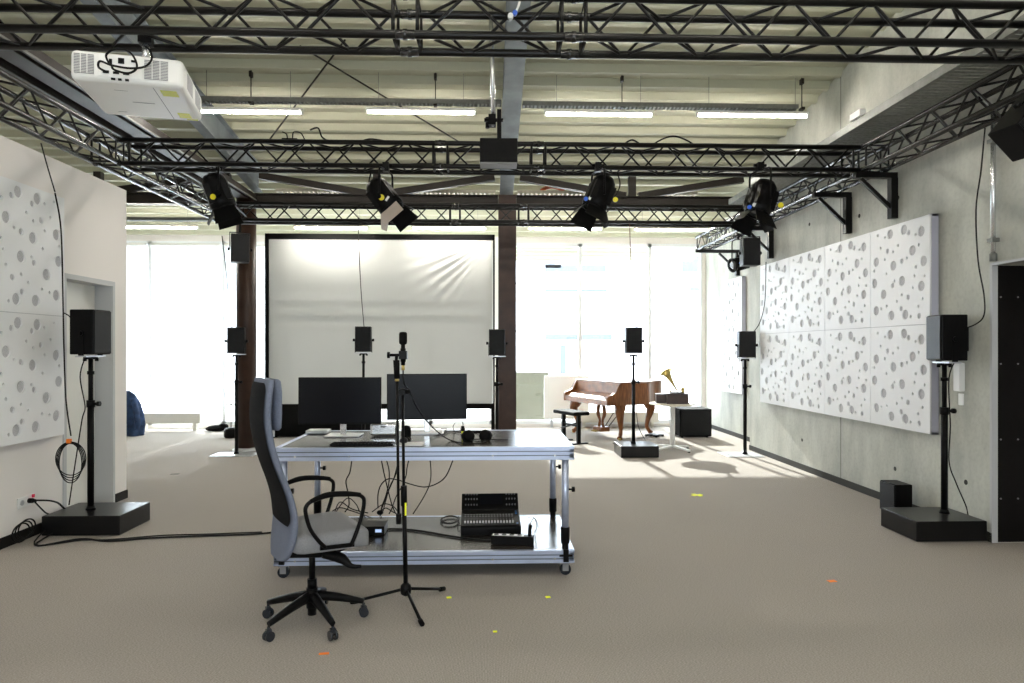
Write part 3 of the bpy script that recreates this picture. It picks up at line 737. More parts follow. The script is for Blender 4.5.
# ================================================================== SPOTLIGHTS
def spotlight(c, dirv, label, doors=True, yaw=0, knobs=(), small=1.0, hang=None):
    c = Vector(c); D = Vector(dirv).normalized(); t = thing('spotlight', label, 'spotlight', tuple(c))
    x, y, d = frame_from(D); s = small*1.0
    def L(a, b_, e): return x*a*s+y*b_*s+d*e*s
    b = MB(); b.lathe([(.02, -.22), (.08, -.215), (.110, -.17), (.118, -.12), (.118, .02), (.122, .03), (.122, .10), (.112, .105)], axis=d, n=18) if s == 1 else b.lathe([(.02*s, -.2*s), (.09*s, -.17*s), (.10*s, -.12*s), (.10*s, .1*s)], axis=d, n=16)
    b.add([L(-.105, -.105, -.13), L(.105, -.105, -.13), L(.105, .105, -.13), L(-.105, .105, -.13), L(-.105, -.105, .06), L(.105, -.105, .06), L(.105, .105, .06), L(-.105, .105, .06)],
          [(0, 3, 2, 1), (4, 5, 6, 7), (0, 1, 5, 4), (1, 2, 6, 5), (2, 3, 7, 6), (3, 0, 4, 7)])
    b.build('housing', 'black', t)
    MB().lathe([(.085*s, .100*s), (.085*s, .108*s), (.05*s, .118*s), (.004, .122*s)], axis=d, n=18).build('lens', 'lens', t)
    b = MB(); b.lathe([(.098*s, .098*s), (.118*s, .098*s), (.118*s, .122*s), (.098*s, .122*s)], axis=d, n=20, cap=False); b.build('gel_frame', 'black', t)
    if doors:
        for k, (ax, ay, ln, spl) in enumerate(((1, 0, .17, .75), (-1, 0, .17, .6), (0, 1, .13, .5), (0, -1, .13, .9))):
            n1 = x*ax+y*ay; tt_ = x*(-ay)+y*ax
            h0 = n1*.105*s+d*.122*s; out = (n1*spl+d).normalized()*ln*s
            w0, w1 = .095*s, .065*s if ay else .12*s; th = (out.cross(tt_)).normalized()*.002
            v8 = [h0-tt_*w0-th, h0+tt_*w0-th, h0+out+tt_*w1-th, h0+out-tt_*w1-th, h0-tt_*w0+th, h0+tt_*w0+th, h0+out+tt_*w1+th, h0+out-tt_*w1+th]
            MB().add(v8, [(0, 3, 2, 1), (4, 5, 6, 7), (0, 1, 5, 4), (1, 2, 6, 5), (2, 3, 7, 6), (3, 0, 4, 7)]).build('barn_door', 'barn' if (k in knobs) else 'black', t)
    # yoke up to the truss
    hz = (hang if hang else HB)-.03-c.z; ax = x if abs(x.z) < .3 else y; ax = Vector((ax.x, ax.y, 0)).normalized()
    r = .155*s
    MB().tube([ax*r, ax*r+Vector((0, 0, hz*.55)), ax*r*.95+Vector((0, 0, hz*.88)), ax*r*.6+Vector((0, 0, hz-.02)), -ax*r*.6+Vector((0, 0, hz-.02)), -ax*r*.95+Vector((0, 0, hz*.88)), -ax*r+Vector((0, 0, hz*.55)), -ax*r], .010, n=8, sm=4).build('yoke', 'black', t)
    b = MB(); b.box(-.03, .03, -.035, .035, hz-.03, hz+.055); b.cyl((-.06, 0, hz+.03), (.06, 0, hz+.03), .014); b.build('clamp', 'black', t)
    MB().cyl(-ax*r*.85, -ax*(r+.045), .024*s, n=12).build('tilt_knob', 'blackm', t)
    return t, x, y, d, ax
def dot(t, c, q, m, r=.02, label=None):
    MB().cyl(c, c+Vector(q)*.012, r, n=12).build('control_knob', m, t, label=label)
def spot_at(u, v, d, dirv, label, **k):
    c = at(u, v, d); return c, spotlight(c, dirv, label, **k)
V3 = Vector
c, (t, x, y, d, ax) = spot_at(220, 197, 6.55, (.35, .1, -1), 'black spotlight with yellow knob on the left of the second truss', knobs=())
dot(t, V3((-.01, -.135, -.03)), (0, -1, 0), 'yknob', .026, 'yellow knob')
c, (t, x, y, d, ax) = spot_at(386, 200, 6.55, (.55, -.15, -.75), 'black spotlight with pale open barn doors over the projection screen', knobs=(1, 3))
dot(t, V3((-.02, -.15, -.01)), (0, -1, 0), 'yknob', .028, 'yellow knob')
MB().cbox((.035, -.155, -.02), (.02, .004, .05), Matrix.Rotation(.6, 3, 'Y')).build('sticker', 'white2', t)
c, (t, x, y, d, ax) = spot_at(598, 198, 6.55, (-.42, -.1, -1), 'black spotlight with blue and white knobs over the left piano window', knobs=())
dot(t, V3((-.13, -.09, -.03)), (0, -1, 0), 'blue', .020, 'blue knob'); dot(t, V3((-.085, -.095, -.025)), (0, -1, 0), 'white', .022, 'white knob'); dot(t, V3((.15, -.09, -.035)), (0, -1, 0), 'yknob', .024, 'yellow knob')
c, (t, x, y, d, ax) = spot_at(760, 203, 6.55, (-.35, -.1, -1), 'black spotlight with blue and yellow knobs beside the right truss', knobs=())
dot(t, V3((-.14, -.09, -.06)), (0, -1, 0), 'blue', .020, 'blue knob'); dot(t, V3((-.09, -.095, -.04)), (0, -1, 0), 'white', .022, 'white knob'); dot(t, V3((.16, -.09, -.04)), (0, -1, 0), 'yknob', .026, 'yellow knob')
c, (t, x, y, d, ax) = spot_at(738, 264, 10.6, (-.95, -.3, -.25), 'smaller black spotlight with blue knob pointing left below the far right truss', doors=False, small=.95)
dot(t, V3((.0, -.11, .0)), (0, -1, 0), 'blue', .026, 'blue knob')

# ================================================================== PROJECTOR
t = thing('projector', 'white ceiling projector with yellow stickers hung under the nearest truss', 'projector', (-2.00, 3.85, 3.005), math.radians(13))
body = MB().box(-.283, .283, 0, .60, 0, .165).build('body', 'white', t, bevel=.030, seg=4)
def vent(x0, x1):
    v = MB(); v.box(x0, x1, -.004, .012, .035, .14); v.build('vent_grille', 'ventgrey', t)
    g = MB(); k = 0
    zz = .038
    while zz < .138: g.box(x0, x1, -.006, -.003, zz, zz+.002); zz += .0085
    for q in (1/3, 2/3): g.box(x0+(x1-x0)*q-.002, x0+(x1-x0)*q+.002, -.007, -.003, .035, .14)
    g.build('vent_slat', 'white', t)
vent(-.262, -.165); vent(.085, .205)
b = MB(); b.box(-.14, .07, -.003, .01, .03, .15); b.build('connector_panel', 'white2', t)
for (a, e, g, h) in ((-.045, -.015, .105, .135), (.02, .04, .118, .130), (-.09, -.075, .09, .125), (-.08, -.06, .012, .022), (-.045, -.028, .012, .022), (-.01, .008, .012, .022), (-.12, -.09, .045, .06), (-.07, -.04, .045, .058), (-.02, .01, .045, .058)):
    MB().box(a, e, -.008, .002, g, h).build('connector', 'black', t)
b = MB(); 
for q_ in ((.150, .235, .06, .15), (.165, .235, .44, .53), (.20, .265, .545, .565)): MB().box(*q_, -.0015, .004).build('warning_sticker', 'ysticker', t)
b = MB(); b.box(-.05, .07, .30, .308, -.001, .003); b.box(-.10, -.03, .12, .124, -.001, .003); b.box(-.18, -.13, .50, .505, -.001, .003); b.box(.12, .124, .03, .57, -.0006, .002); b.build('seam', 'ventgrey', t)
for q_ in ((.12, .27), (.36, .52)): MB().box(.2825, .2845, *q_, .04, .13).build('side_vent', 'felt', t)
b = MB(); b.cyl((.07, .10, .16), (.07, .10, HB-3.005), .022, n=14); b.box(.0, .14, .04, .17, .160, .175); b.build('mounting_pole', 'alu2', t)
b = MB(); b.box(.035, .105, .06, .13, HB-3.005-.03, HB-3.005+.04); b.build('truss_clamp', 'black', t)
b = MB(); b.tube([(-.09, -.01, .10), (-.09, -.05, .13), (-.03, -.07, .16), (.03, -.05, .15), (.06, -.05, .08), (.02, -.05, .04), (-.05, -.05, .05), (-.07, -.03, .08)], .006)
b.tube([(-.10, -.01, .05), (-.13, -.04, .06), (-.12, -.05, .09), (-.06, -.06, .07), (.03, -.07, .06), (.10, -.06, .08), (.13, -.04, .13), (.11, .02, .20), (.06, .1, .26)], .006)
b.build('cable_loop', 'cable', t)

# ================================================================== DESK (stage platforms)
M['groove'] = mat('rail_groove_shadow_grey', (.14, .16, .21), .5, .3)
DX0, DX1, DYF, DYB = -1.435, .575, 4.61, 5.61
t = thing('stage_desk', 'aluminium two-tier rolling desk made of stage platforms', 'desk', ((DX0+DX1)/2, (DYF+DYB)/2, 0)); W = (DX1-DX0)/2; D2 = .5
def rim(z0, z1):
    b = MB()
    for s in (-1, 1):
        y0 = s*D2; i = -s
        b.box(-W, W, *sorted((y0, y0+i*.03)), z0, z1)
        b.box(-W, W, *sorted((y0-i*.004, y0)), z1-.016, z1); b.box(-W, W, *sorted((y0-i*.004, y0)), z0, z0+.014); b.box(-W, W, *sorted((y0-i*.003, y0)), z0+.042, z0+.050)
        x0 = s*W; b.box(*sorted((x0, x0+i*.03)), -D2, D2, z0, z1)
        b.box(*sorted((x0-i*.004, x0)), -D2, D2, z1-.016, z1); b.box(*sorted((x0-i*.004, x0)), -D2, D2, z0, z0+.014)
    return b
for z0, z1, nm in ((.787, .875, 'upper'), (.088, .174, 'lower')):
    fr = rim(z0, z1).build(nm+'_frame', 'alu', t, bevel=.0015)
    MB().box(-W+.03, W-.03, -D2+.03, D2-.03, z1-.018, z1-.002).build(nm+'_deck', 'deck', t)
    for zz in (z1-.030, z0+.030): MB().box(-W+.002, W-.002, -D2-.0055, -D2-.0005, zz-.0035, zz+.0035).build('rail_groove', M['groove'], fr)
    b = MB()
    for x in (-W+.14, -W+.5, W-.55, W-.13): b.cyl((x, -D2-.007, z0+.03), (x, -D2, z0+.03), .007, n=8)
    b.build('rivet', 'alu2', fr)
for sx in (-1, 1):
    for s2 in (-1, 1):
        x, y0 = sx*(W-.055), s2*(D2-.06 if s2 > 0 else D2-.035)
        lg = MB().cyl((x, y0, .30), (x, y0, .787), .024, n=16).build('leg', 'alu', t)
        MB().lathe([(.030, .215), (.031, .30), (.031, .32), (.026, .325)], (x, y0, 0), n=16).cyl((x, y0, .12), (x, y0, .22), .022, .024).box(x-.05, x+.05, y0-.012, y0+.012, .125, .14).build('leg_socket', 'black', lg)
        MB().cyl((x+.02, y0, .60-.02), (x+.055, y0, .58), .006, n=8).cyl((x+.045, y0, .58), (x+.065, y0, .58), .018, n=10).build('leg_knob', 'black', lg)
        if s2 < 0: MB().box(x-.018, x+.018, -D2-.022, -D2-.006, .100, .182).box(x-.045, x+.045, -D2-.018, -D2-.006, .135, .147).build('leg_clamp', 'black', lg)
        # caster
        cb = MB(); cb.box(x-.03, x+.03, y0-.03, y0+.03, .080, .088); cb.box(x-.02, x+.02, y0-.024, y0-.019, .03, .082); cb.box(x-.02, x+.02, y0+.019, y0+.024, .03, .082)
        c_ = cb.build('caster', 'ventgrey', t)
        MB().cyl((x, y0-.016, .038), (x, y0+.016, .038), .038, n=20).build('wheel', 'wheel', c_)

DZT = .875
# monitors
def monitor(cx, cy, rz, zb, w, h, label, refl=0):
    t = thing('monitor', label, 'monitor', (cx, cy, DZT), rz)
    MB().box(-w/2, w/2, -.012, .018, zb, zb+h).box(-w/3, w/3, .018, .045, zb+.06, zb+h-.06).build('casing', 'black', t, bevel=.003)
    MB().box(-w/2+.007, w/2-.007, -.0135, -.0115, zb+.012, zb+h-.007).build('screen', 'screen_glass', t)
    MB().box(-.022, .022, .10, .12, .012, zb+.15).box(-.022, .022, .045, .12, zb+.13, zb+.17).build('neck', 'alu2', t, bevel=.004)
    MB().box(-.13, .13, .03, .24, 0, .010).build('foot_plate', 'plate', t, bevel=.003)
    return t
monitor(-1.110, 5.13, math.radians(-1), .104, .612, .348, 'dark monitor on the left of the desk with bluish reflection')
monitor(-.475, 5.27, math.radians(6), .120, .61, .352, 'dark monitor in the middle of the desk behind the microphone')
t = thing('mini_computer', 'silver compact computer on the desk between the monitors', 'computer', (-.80, 5.30, DZT))
MB().box(-.1, .1, -.1, .1, .004, .098).build('body', 'alu2', t, bevel=.018, seg=4); MB().box(-.02, .02, -.101, -.099, .07, .078).build('port', 'black', t)
t = thing('keyboard', 'flat dark keyboard on the desk in front of the left monitor', 'keyboard', (-.875, 4.76, DZT), math.radians(1))
MB().box(-.215, .215, -.055, .055, .0, .012).build('body', 'black', t, bevel=.003)
b = MB()
for i in range(16):
    for j in range(5): b.box(-.205+i*.0257, -.184+i*.0257, -.048+j*.0195, -.032+j*.0195, .012, .0155)
ks = b.build('keys', 'blackm', t); ks['kind'] = 'stuff'
t = thing('mouse', 'black computer mouse on the white pad on the desk', 'mouse', (-.60, 4.83, DZT+.004))
MB().ball((0, 0, .014), .05, 14, (.62, 1, .42)).build('shell', 'black', t); MB().cyl((0, .022, .030), (0, .032, .030), .006).build('wheel', 'ventgrey', t)
o = MB().box(-.635, -.455, 4.68, 4.86, DZT-.0, DZT+.004).build('mouse_pad', 'keyshine'); tag(o, 'small white pad under the mouse behind the microphone stand', 'pad')
t = thing('router', 'small flat white box on the desk behind the left monitor foot', 'router', (-1.345, 5.44, DZT))
MB().box(-.085, .085, -.07, .07, .002, .028).build('body', 'white', t, bevel=.008, seg=3); MB().box(.05, .056, -.0715, -.069, .012, .016).build('status_light', 'ventgrey', t)
t = thing('desktop_speaker', 'small dark rounded desktop speaker beside the silver computer', 'speaker', (-.625, 5.18, DZT))
MB().lathe([(.035, 0), (.038, .01), (.036, .06), (.026, .08), (.005, .086)], n=16).build('body', 'blackm', t)
# headphones
t = thing('headphones', 'black headphones lying folded on the desk right of the second monitor', 'headphones', (-.085, 4.93, DZT))
for k, (x, yy, rz) in enumerate(((-.06, -.02, .4), (.055, .0, -.5))):
    R = Matrix.Rotation(rz, 3, 'Z') @ Matrix.Rotation(1.2, 3, 'X')
    b = MB(); b.T = Matrix.Translation((x, yy, .038)) @ R.to_4x4(); b.lathe([(.036, -.018), (.043, -.012), (.043, .008), (.030, .020), (.004, .022)], n=18)
    e = b.build('ear_cup', 'blackm', t)
    b = MB(); b.T = Matrix.Translation((x, yy, .038)) @ R.to_4x4(); b.lathe([(.040, -.030), (.048, -.024), (.046, -.014), (.030, -.016)], n=18); b.build('ear_pad', 'black', e)
MB().tube([(-.09, -.03, .03), (-.11, .04, .035), (-.06, .09, .045), (0, .11, .05), (.06, .09, .045), (.10, .04, .035), (.085, -.01, .03)], .011, n=8).build('headband', 'blackm', t)
MB().tube([(.06, -.04, .01), (.0, -.07, .006), (-.05, -.03, .012), (.02, .02, .01), (.10, .03, .006), (.16, .01, .004), (.22, .04, .004)], .004).build('cord', 'cable', t)
t = thing('table_clamp', 'small black clip with yellow mark on the desk beside the second monitor', 'clip', (-.20, 5.22, DZT))
MB().box(-.012, .012, -.01, .01, 0, .075).cyl((0, 0, .04), (0, 0, .06), .018).build('body', 'black', t); MB().box(-.009, .009, -.0195, -.012, .02, .036).build('mark', 'yellow', t)
def cable(pts, r, label, m='cable', name='cable', smn=6, cat='cable'):
    return tag(MB().tube(pts, r, n=6, sm=smn).build(name, m), label, cat)
def dk(u, v, z=DZT+.006): return onz(u, v, z)
cable([dk(435, 436), dk(444, 434), dk(450, 431), dk(461, 432.5), dk(470, 431), dk(480, 433)], .004, 'thin black cable on the desk running toward the headphones')
cable([dk(430, 438.5), dk(438, 434.5), dk(447, 429), dk(441, 428.5)], .0035, 'thin black cable on the desk beside the middle monitor foot')
cable([at(455, 423, 5.25), at(453, 427, 5.22), dk(455, 431), dk(461, 430), at(463, 425, 5.25), at(462, 421.5, 5.25)], .003, 'thin cable loop standing beside the small clip on the desk')

# cables under the desk
def dz(u, v, d): return at(u, v, d)
und = [
 ([(352, 458, 5.2), (350, 472, 5.2), (346, 481, 5.2), (348, 493, 5.2), (349, 505, 5.15), (345, 512, 5.1)], 'black cable hanging below the desk behind the chair armrest'),
 ([(381, 458, 5.2), (384, 473, 5.2), (388, 490, 5.2), (392, 505, 5.2), (396, 514, 5.2)], 'left one of the crossing black cables below the desk'),
 ([(386, 458, 5.25), (389, 470, 5.25), (389, 482, 5.25), (386, 495, 5.25), (382, 506, 5.2), (381, 511, 5.2)], 'curved black cable below the desk ending at the black plug'),
 ([(398, 462, 5.2), (394, 478, 5.2), (388, 492, 5.2), (384, 503, 5.15), (381, 510, 5.15)], 'black cable slanting left below the desk to the plug'),
 ([(378, 508, 5.2), (378, 495, 5.3), (381, 485, 5.3), (388, 479, 5.3), (398, 480, 5.3), (410, 484, 5.3), (424, 487, 5.3), (436, 484, 5.3), (446, 476, 5.3), (453, 460, 5.3)], 'long black cable swagging below the desk from plug to right'),
 ([(430, 459, 5.35), (431, 474, 5.35), (429, 486, 5.35), (422, 500, 5.35), (413, 514, 5.35)], 'black cable dropping below the middle of the desk'),
 ([(409, 459, 5.3), (407, 468, 5.3), (406, 476, 5.3), (402, 486, 5.3), (396, 497, 5.3), (392, 508, 5.2), (389, 514, 5.2)], 'black cable below the desk passing behind the microphone stand'),
 ([(398, 460, 5.4), (396, 474, 5.4), (390, 486, 5.4), (386, 500, 5.3), (383, 511, 5.2)], 'second black cable slanting left below the desk'),
]
for pts, l in und: cable([dz(*p) for p in pts], .0045, l)
def lk(u, v, z=.180): return onz(u, v, z)
b = MB()
b.tube([lk(332, 519), at(340, 506, 5.15), at(348, 498, 5.2), at(356, 504, 5.15), at(360, 512, 5.1), lk(366, 518)], .004)
b.tube([lk(326, 517), at(338, 508, 5.2), at(352, 511, 5.1), lk(372, 518)], .004)
b.tube([at(372, 512, 5.2), at(384, 504, 5.2), at(394, 507, 5.2), at(399, 514, 5.1)], .004)
b.tube([at(381, 511, 5.2), at(386, 508, 5.15), at(393, 512, 5.2), at(398, 514, 5.1)], .004)
b.tube([at(334, 514, 5.2), at(340, 502, 5.2), at(352, 509, 5.15), at(368, 513, 5.1)], .004)
tag(b.build('cable_tangle', 'cable'), 'tangle of thin black cables lying on the lower deck behind the seat', 'cables')
q = at(380, 512.5, 5.2); t = thing('cable_plug', 'black plug in the cable tangle below the desk', 'plug', tuple(q))
MB().ball((0, 0, 0), .022, 10, (1.2, 1, .9)).build('body', 'black', t); MB().cyl((0, 0, -.02), (.01, 0, -.045), .008).build('pin', 'alu2', t)
# power strip and mixer
t = thing('mixing_console', 'black digital mixing console on the lower deck of the desk', 'mixing console', (.01, 5.24, .174), math.radians(1))
w = .222
prof_ = [(-.24, .0), (.20, .0), (.22, .20), (.205, .215), (.08, .115), (-.23, .068), (-.24, .055)]
b = MB(); b.prism(prof_, -w, w, 'x'); b.build('body', 'black', t, bevel=.004)
def slope(y): return .115+(y-.08)*(.115-.068)/.31
b = MB()
for i in range(17):
    x = -.19+i*.0222; b.box(x-.0008, x+.0008, -.20, -.09, slope(-.2)+.0005, slope(-.09)+.0015)
b.build('fader_slot', 'ventgrey', t)
b = MB()
for i in range(17): x = -.19+i*.0222; z = slope(-.17); b.box(x-.006, x+.006, -.185, -.165, z, z+.013)
fc = b.build('fader_caps', 'keyshine', t); fc['kind'] = 'stuff'
b = MB()
for i in range(17):
    for j in range(2): x = -.19+i*.0222; yy = -.06+j*.035; z = slope(yy); b.box(x-.006, x+.006, yy-.005, yy+.005, z, z+.004)
bb = b.build('buttons', 'ventgrey', t); bb['kind'] = 'stuff'
def up(x, s):  # on the raised back panel
    return Vector((x, .08+.125*s, .115+.10*s+.002))
b = MB()
b.add([up(-.08, .3), up(.10, .3), up(.10, .95), up(-.08, .95)], [(0, 1, 2, 3)]); b.build('display', 'screen_glass', t)
b = MB()
for sx, n in ((-.19, 5), (.13, 4)):
    for i in range(n):
        for s in (.25, .6, .9): q = up(sx+i*.022, s); b.cyl(q, q+Vector((0, -.007, .009)), .005, n=8)
kn = b.build('knobs', 'ventgrey', t); kn['kind'] = 'stuff'
b = MB(); b.box(.19, .203, -.20, .02, slope(-.2)+.001, slope(-.2)+.003); b.T = Matrix(); b.box(.19, .203, -.02, .05, slope(-.02)+.001, slope(.05)+.003); b.build('blue_strip', mat('blue_panel_paint', (.03, .16, .42), .4), t)
t = thing('power_strip', 'black power strip on the lower deck in front of the mixing console', 'power strip', (.165, 4.77, .174), math.radians(-9))
MB().box(-.15, .15, -.032, .032, 0, .062).build('body', 'black', t, bevel=.006)
MB().box(-.14, .08, -.022, .022, .061, .064).build('socket_face', 'keyshine', t)
b = MB()
for i in range(4): b.cyl((-.115+i*.055, 0, .063), (-.115+i*.055, 0, .066), .017, n=14)
b.build('socket', 'black', t)
MB().tube([(.12, 0, .05), (.12, 0, .10), (.125, .02, .13)], .014, sm=3).build('plug', 'black', t)
t = thing('audio_interface', 'black half-rack device with small lit display on the lower deck', 'audio device', (-.875, 5.12, .174))
MB().box(-.11, .11, -.10, .10, .003, .066).build('body', 'black', t, bevel=.004); MB().box(.045, .09, -.102, -.099, .024, .046).build('display', 'lcd', t)
b = MB(); b.cyl((-.06, -.10, .04), (-.06, -.112, .04), .012); b.build('knob', 'ventgrey', t)
cable([lk(360, 530), lk(376, 529.5), lk(400, 529), lk(420, 531), lk(450, 536), lk(475, 539.5), lk(493, 540)], .007, 'thick black cable across the lower deck to the power strip')
b = MB(); c0 = lk(450, 520, .184)
pts = [(c0.x+.07*math.cos(a)*(1+.1*math.sin(a*.7)), c0.y+.12*math.sin(a)*(1+.08*math.cos(a*.3)), .182+.003*(a/6)) for a in [k*.5 for k in range(40)]]
b.tube(pts+[tuple(lk(458, 526, .19)), tuple(lk(462, 524, .2))], .004, sm=2)
tag(b.build('coiled_cable', 'cable'), 'small coiled cable on the lower deck left of the mixing console', 'cable')
cable([at(528, 533, 4.75)+Vector((0, 0, .06)), at(529, 526, 4.9), at(534, 518, 5.0), at(537, 526, 4.85), lk(535, 532)], .0035, 'thin black cord looping up from the power strip')
cable([lk(526, 520), lk(531, 517, .2), lk(537, 521, .22), lk(539, 529)], .003, 'thin brown cord on the lower deck near the right legs', 'cablered')

# ================================================================== MIC STAND
hx, hy = -.497, 4.10
t = thing('microphone_stand', 'black tripod microphone stand with folded boom in front of the desk', 'microphone stand', (hx, hy, 0))
MB().lathe([(.012, .062), (.030, .075), (.034, .10), (.030, .125), (.014, .14)], n=16).build('hub', 'black', t)
for u, v in ((422, 624), (443.5, 589), (352, 602)):
    q = onz(u, v, .012); e = Vector((q.x-hx, q.y-hy, .012)); n_ = Vector((e.x, e.y, 0)).normalized()
    l_ = MB().cyl(n_*.025+Vector((0, 0, .098)), e, .009, n=10).build('leg', 'black', t)
    MB().cyl(e-n_*.035+Vector((0, 0, .007)), e+n_*.008, .014, n=10).build('rubber_foot', 'blackm', l_)
MB().cyl((0, 0, .12), (-.01, 0, .62), .014, n=12).cyl((-.01, 0, .60), (-.012, 0, .72), .019, n=12).build('lower_tube', 'black', t)
MB().cyl((-.012, 0, .70), (-.018, 0, 1.27), .009, n=12).build('upper_tube', 'black', t)
c = MB(); c.ball((-.02, 0, 1.28), .022); c.cyl((-.05, -.01, 1.28), (.02, .01, 1.28), .014); c.cyl((-.02, -.03, 1.28), (-.02, .02, 1.28), .02); c.build('boom_clutch', 'black', t)
MB().cyl((-.038, -.03, .50), (-.048, -.03, 1.36), .0085, n=10).cyl((-.038, -.03, .50), (-.038, -.03, .56), .017, n=10).build('boom', 'black', t)
MB().cyl((-.048, -.03, 1.36), (-.052, -.03, 1.47), .0165, .019, n=12).build('boom_grip', 'blackm', t)
MB().cyl((-.048, -.03, 1.345), (-.048, -.03, 1.36), .013, n=10).build('ring', 'brass', t)
c = MB(); c.cyl((-.052, -.03, 1.47), (-.05, -.03, 1.50), .010); c.cyl((-.105, -.03, 1.50), (.0, -.03, 1.50), .009); c.cyl((-.105, -.03, 1.50), (-.09, -.03, 1.50), .019, n=8); c.box(-.035, .012, -.05, -.01, 1.475, 1.525); c.build('clip', 'black', t)
MB().box(-.004, .006, -.018, -.009, .545, .62).build('tape', 'yellow', t, label='yellow tape strip')
t = thing('microphone', 'black microphone pointing up on the stand above the desk', 'microphone', (hx-.012, hy-.03, 1.44))
MB().cyl((0, 0, .0), (0, 0, .12), .0125, n=14).cyl((0, 0, .02), (0, 0, .10), .016, n=14).build('body', 'black', t)
MB().lathe([(.012, .12), (.022, .128), (.024, .14), (.024, .185), (.020, .195), (.006, .198)], n=18).build('capsule', 'blackm', t)
MB().cyl((0, 0, -.03), (0, 0, .0), .010, n=12).build('connector', 'brass', t)
cable([(hx-.012, hy-.03, 1.41), (hx-.008, hy-.02, 1.33), at(409, 390, 4.2), at(416, 406, 4.35), at(427, 421, 4.55), at(439, 433, 4.7), dk(450, 440), dk(463, 443), dk(480, 443), dk(488, 440)], .0045, 'black microphone cable drooping from the stand to the desk top')

# ================================================================== CHAIR
th = math.radians(30); t = thing('office_chair', 'grey high-back office chair with armrests in front of the desk', 'office chair', (-.99, 3.86, 0), th)
# local +x = forward, +y = left (away)
for k in range(5):
    a = math.radians(90+72*k)-th; ca, sa = math.cos(a), math.sin(a); e = Vector((.285*ca, .285*sa, 0))
    lg = MB(); lg.tube([(ca*.02, sa*.02, .155), (ca*.14, sa*.14, .130), (ca*.285, sa*.285, .088)], .02, n=8, sm=3, radii=[.030, .024, .015])
    lo = lg.build('base_leg', 'black', t)
    perp = Vector((-sa, ca, 0)); cc = Vector((ca*.285, sa*.285, .027))
    cs = MB(); cs.cyl(cc-perp*.020, cc-perp*.007, .026, n=16); cs.cyl(cc+perp*.007, cc+perp*.020, .026, n=16); cs.cyl(cc, cc+Vector((0, 0, .05)), .008)
    cs.box(cc.x-.014, cc.x+.014, cc.y-.014, cc.y+.014, .04, .062); cs.build('caster', 'wheel', lo)
MB().cyl((0, 0, .09), (0, 0, .20), .031, n=16).cyl((0, 0, .05), (0, 0, .12), .024).build('hub', 'black', t)
MB().cyl((0, 0, .20), (0, 0, .25), .026).cyl((0, 0, .25), (0, 0, .43), .017, n=14).build('gas_lift', 'black', t)
b = MB(); b.prism([(-.17, .425), (.0, .40), (.09, .40), (.20, .44), (.20, .475), (-.17, .475)], -.13, .13, 'y'); b.box(-.20, -.10, -.05, .05, .41, .44); b.build('tilt_mechanism', 'black', t, bevel=.006)
MB().tube([(.03, -.13, .42), (.10, -.20, .40), (.14, -.25, .365), (.19, -.27, .36)], .009, n=8, radii=[.03, .03, .014, .008]).build('tilt_lever', 'black', t)
# seat
def loft(secs, n, m, name, parent, bev=0):
    """secs: list of closed loops of equal length"""
    b = MB(); k = len(secs[0]); vs = [p for s in secs for p in s]
    b.add(vs, [(j*k+i, j*k+(i+1) % k, (j+1)*k+(i+1) % k, (j+1)*k+i) for j in range(len(secs)-1) for i in range(k)], True)
    b.add(secs[0], [tuple(reversed(range(k)))], True); b.add(secs[-1], [tuple(range(k))], True)
    return b.build(name, m, parent)
def seclp(x, w, z0, z1, n=24, p=.30):
    out = []
    for i in range(n):
        a = 2*PI*i/n; c_, s_ = math.cos(a), math.sin(a)
        out.append(Vector((x, w*math.copysign(abs(c_)**p, c_), (z0+z1)/2+(z1-z0)/2*math.copysign(abs(s_)**p, s_))))
    return out
secs = []
for x, w, z0, z1 in ((-.165, .15, .48, .535), (-.155, .19, .462, .548), (-.135, .225, .454, .556), (-.10, .245, .452, .560), (.0, .253, .450, .560), (.10, .255, .450, .562), (.18, .25, .450, .565), (.225, .24, .442, .558), (.250, .22, .438, .540), (.262, .18, .432, .505)):
    secs.append(seclp(x, w, z0, z1))
loft(secs, 0, 'seatfab', 'seat', t)
# backrest
BP = [(1.375, -.265, .185), (1.33, -.275, .20), (1.25, -.285, .205), (1.16, -.287, .205), (1.08, -.278, .208), (1.0, -.262, .212), (.90, -.232, .22), (.79, -.193, .23), (.70, -.170, .235), (.62, -.162, .235), (.54, -.168, .23), (.47, -.178, .20), (.42, -.185, .15), (.405, -.19, .10)]
def bsec(z, s, w, thk=.019, n=24, off=0):
    out = []
    for i in range(n):
        a = 2*PI*i/n; c_, s_ = math.cos(a), math.sin(a); yv = w*math.copysign(abs(c_)**.35, c_)
        out.append(Vector((s+off+.018*(yv/.25)**2+thk*math.copysign(abs(s_)**.6, s_), yv, z)))
    return out
fine = smooth([(z, s, w) for z, s, w in BP], 4)
loft([bsec(p.x, p.y, p.z) for p in fine], 0, 'fabric', 'backrest', t)
mp_ = [p for p in fine if .585 < p.x < 1.365]
b = MB(); cols_ = 12; vs = []
for j, p in enumerate(mp_):
    e = min(j, len(mp_)-1-j); ww = (p.z-.022)*(1 if e > 2 else (.80, .92, .98)[e])
    for i in range(cols_+1):
        yv = -ww+2*ww*i/cols_; vs.append((p.y+.018*(yv/.25)**2-.0215, yv, p.x))
k = cols_+1; nv = len(vs); vs2 = vs+[(v[0]+.012, v[1], v[2]) for v in vs]
fs = [(j*k+i, j*k+i+1, (j+1)*k+i+1, (j+1)*k+i) for j in range(len(mp_)-1) for i in range(cols_)]
fs2 = fs+[tuple(nv+q for q in reversed(f)) for f in fs]
b.add(vs2, fs2, True); b.build('back_mesh', 'mesh', t)
secs = [seclp(0, .15, 0, 0)]; hp = []
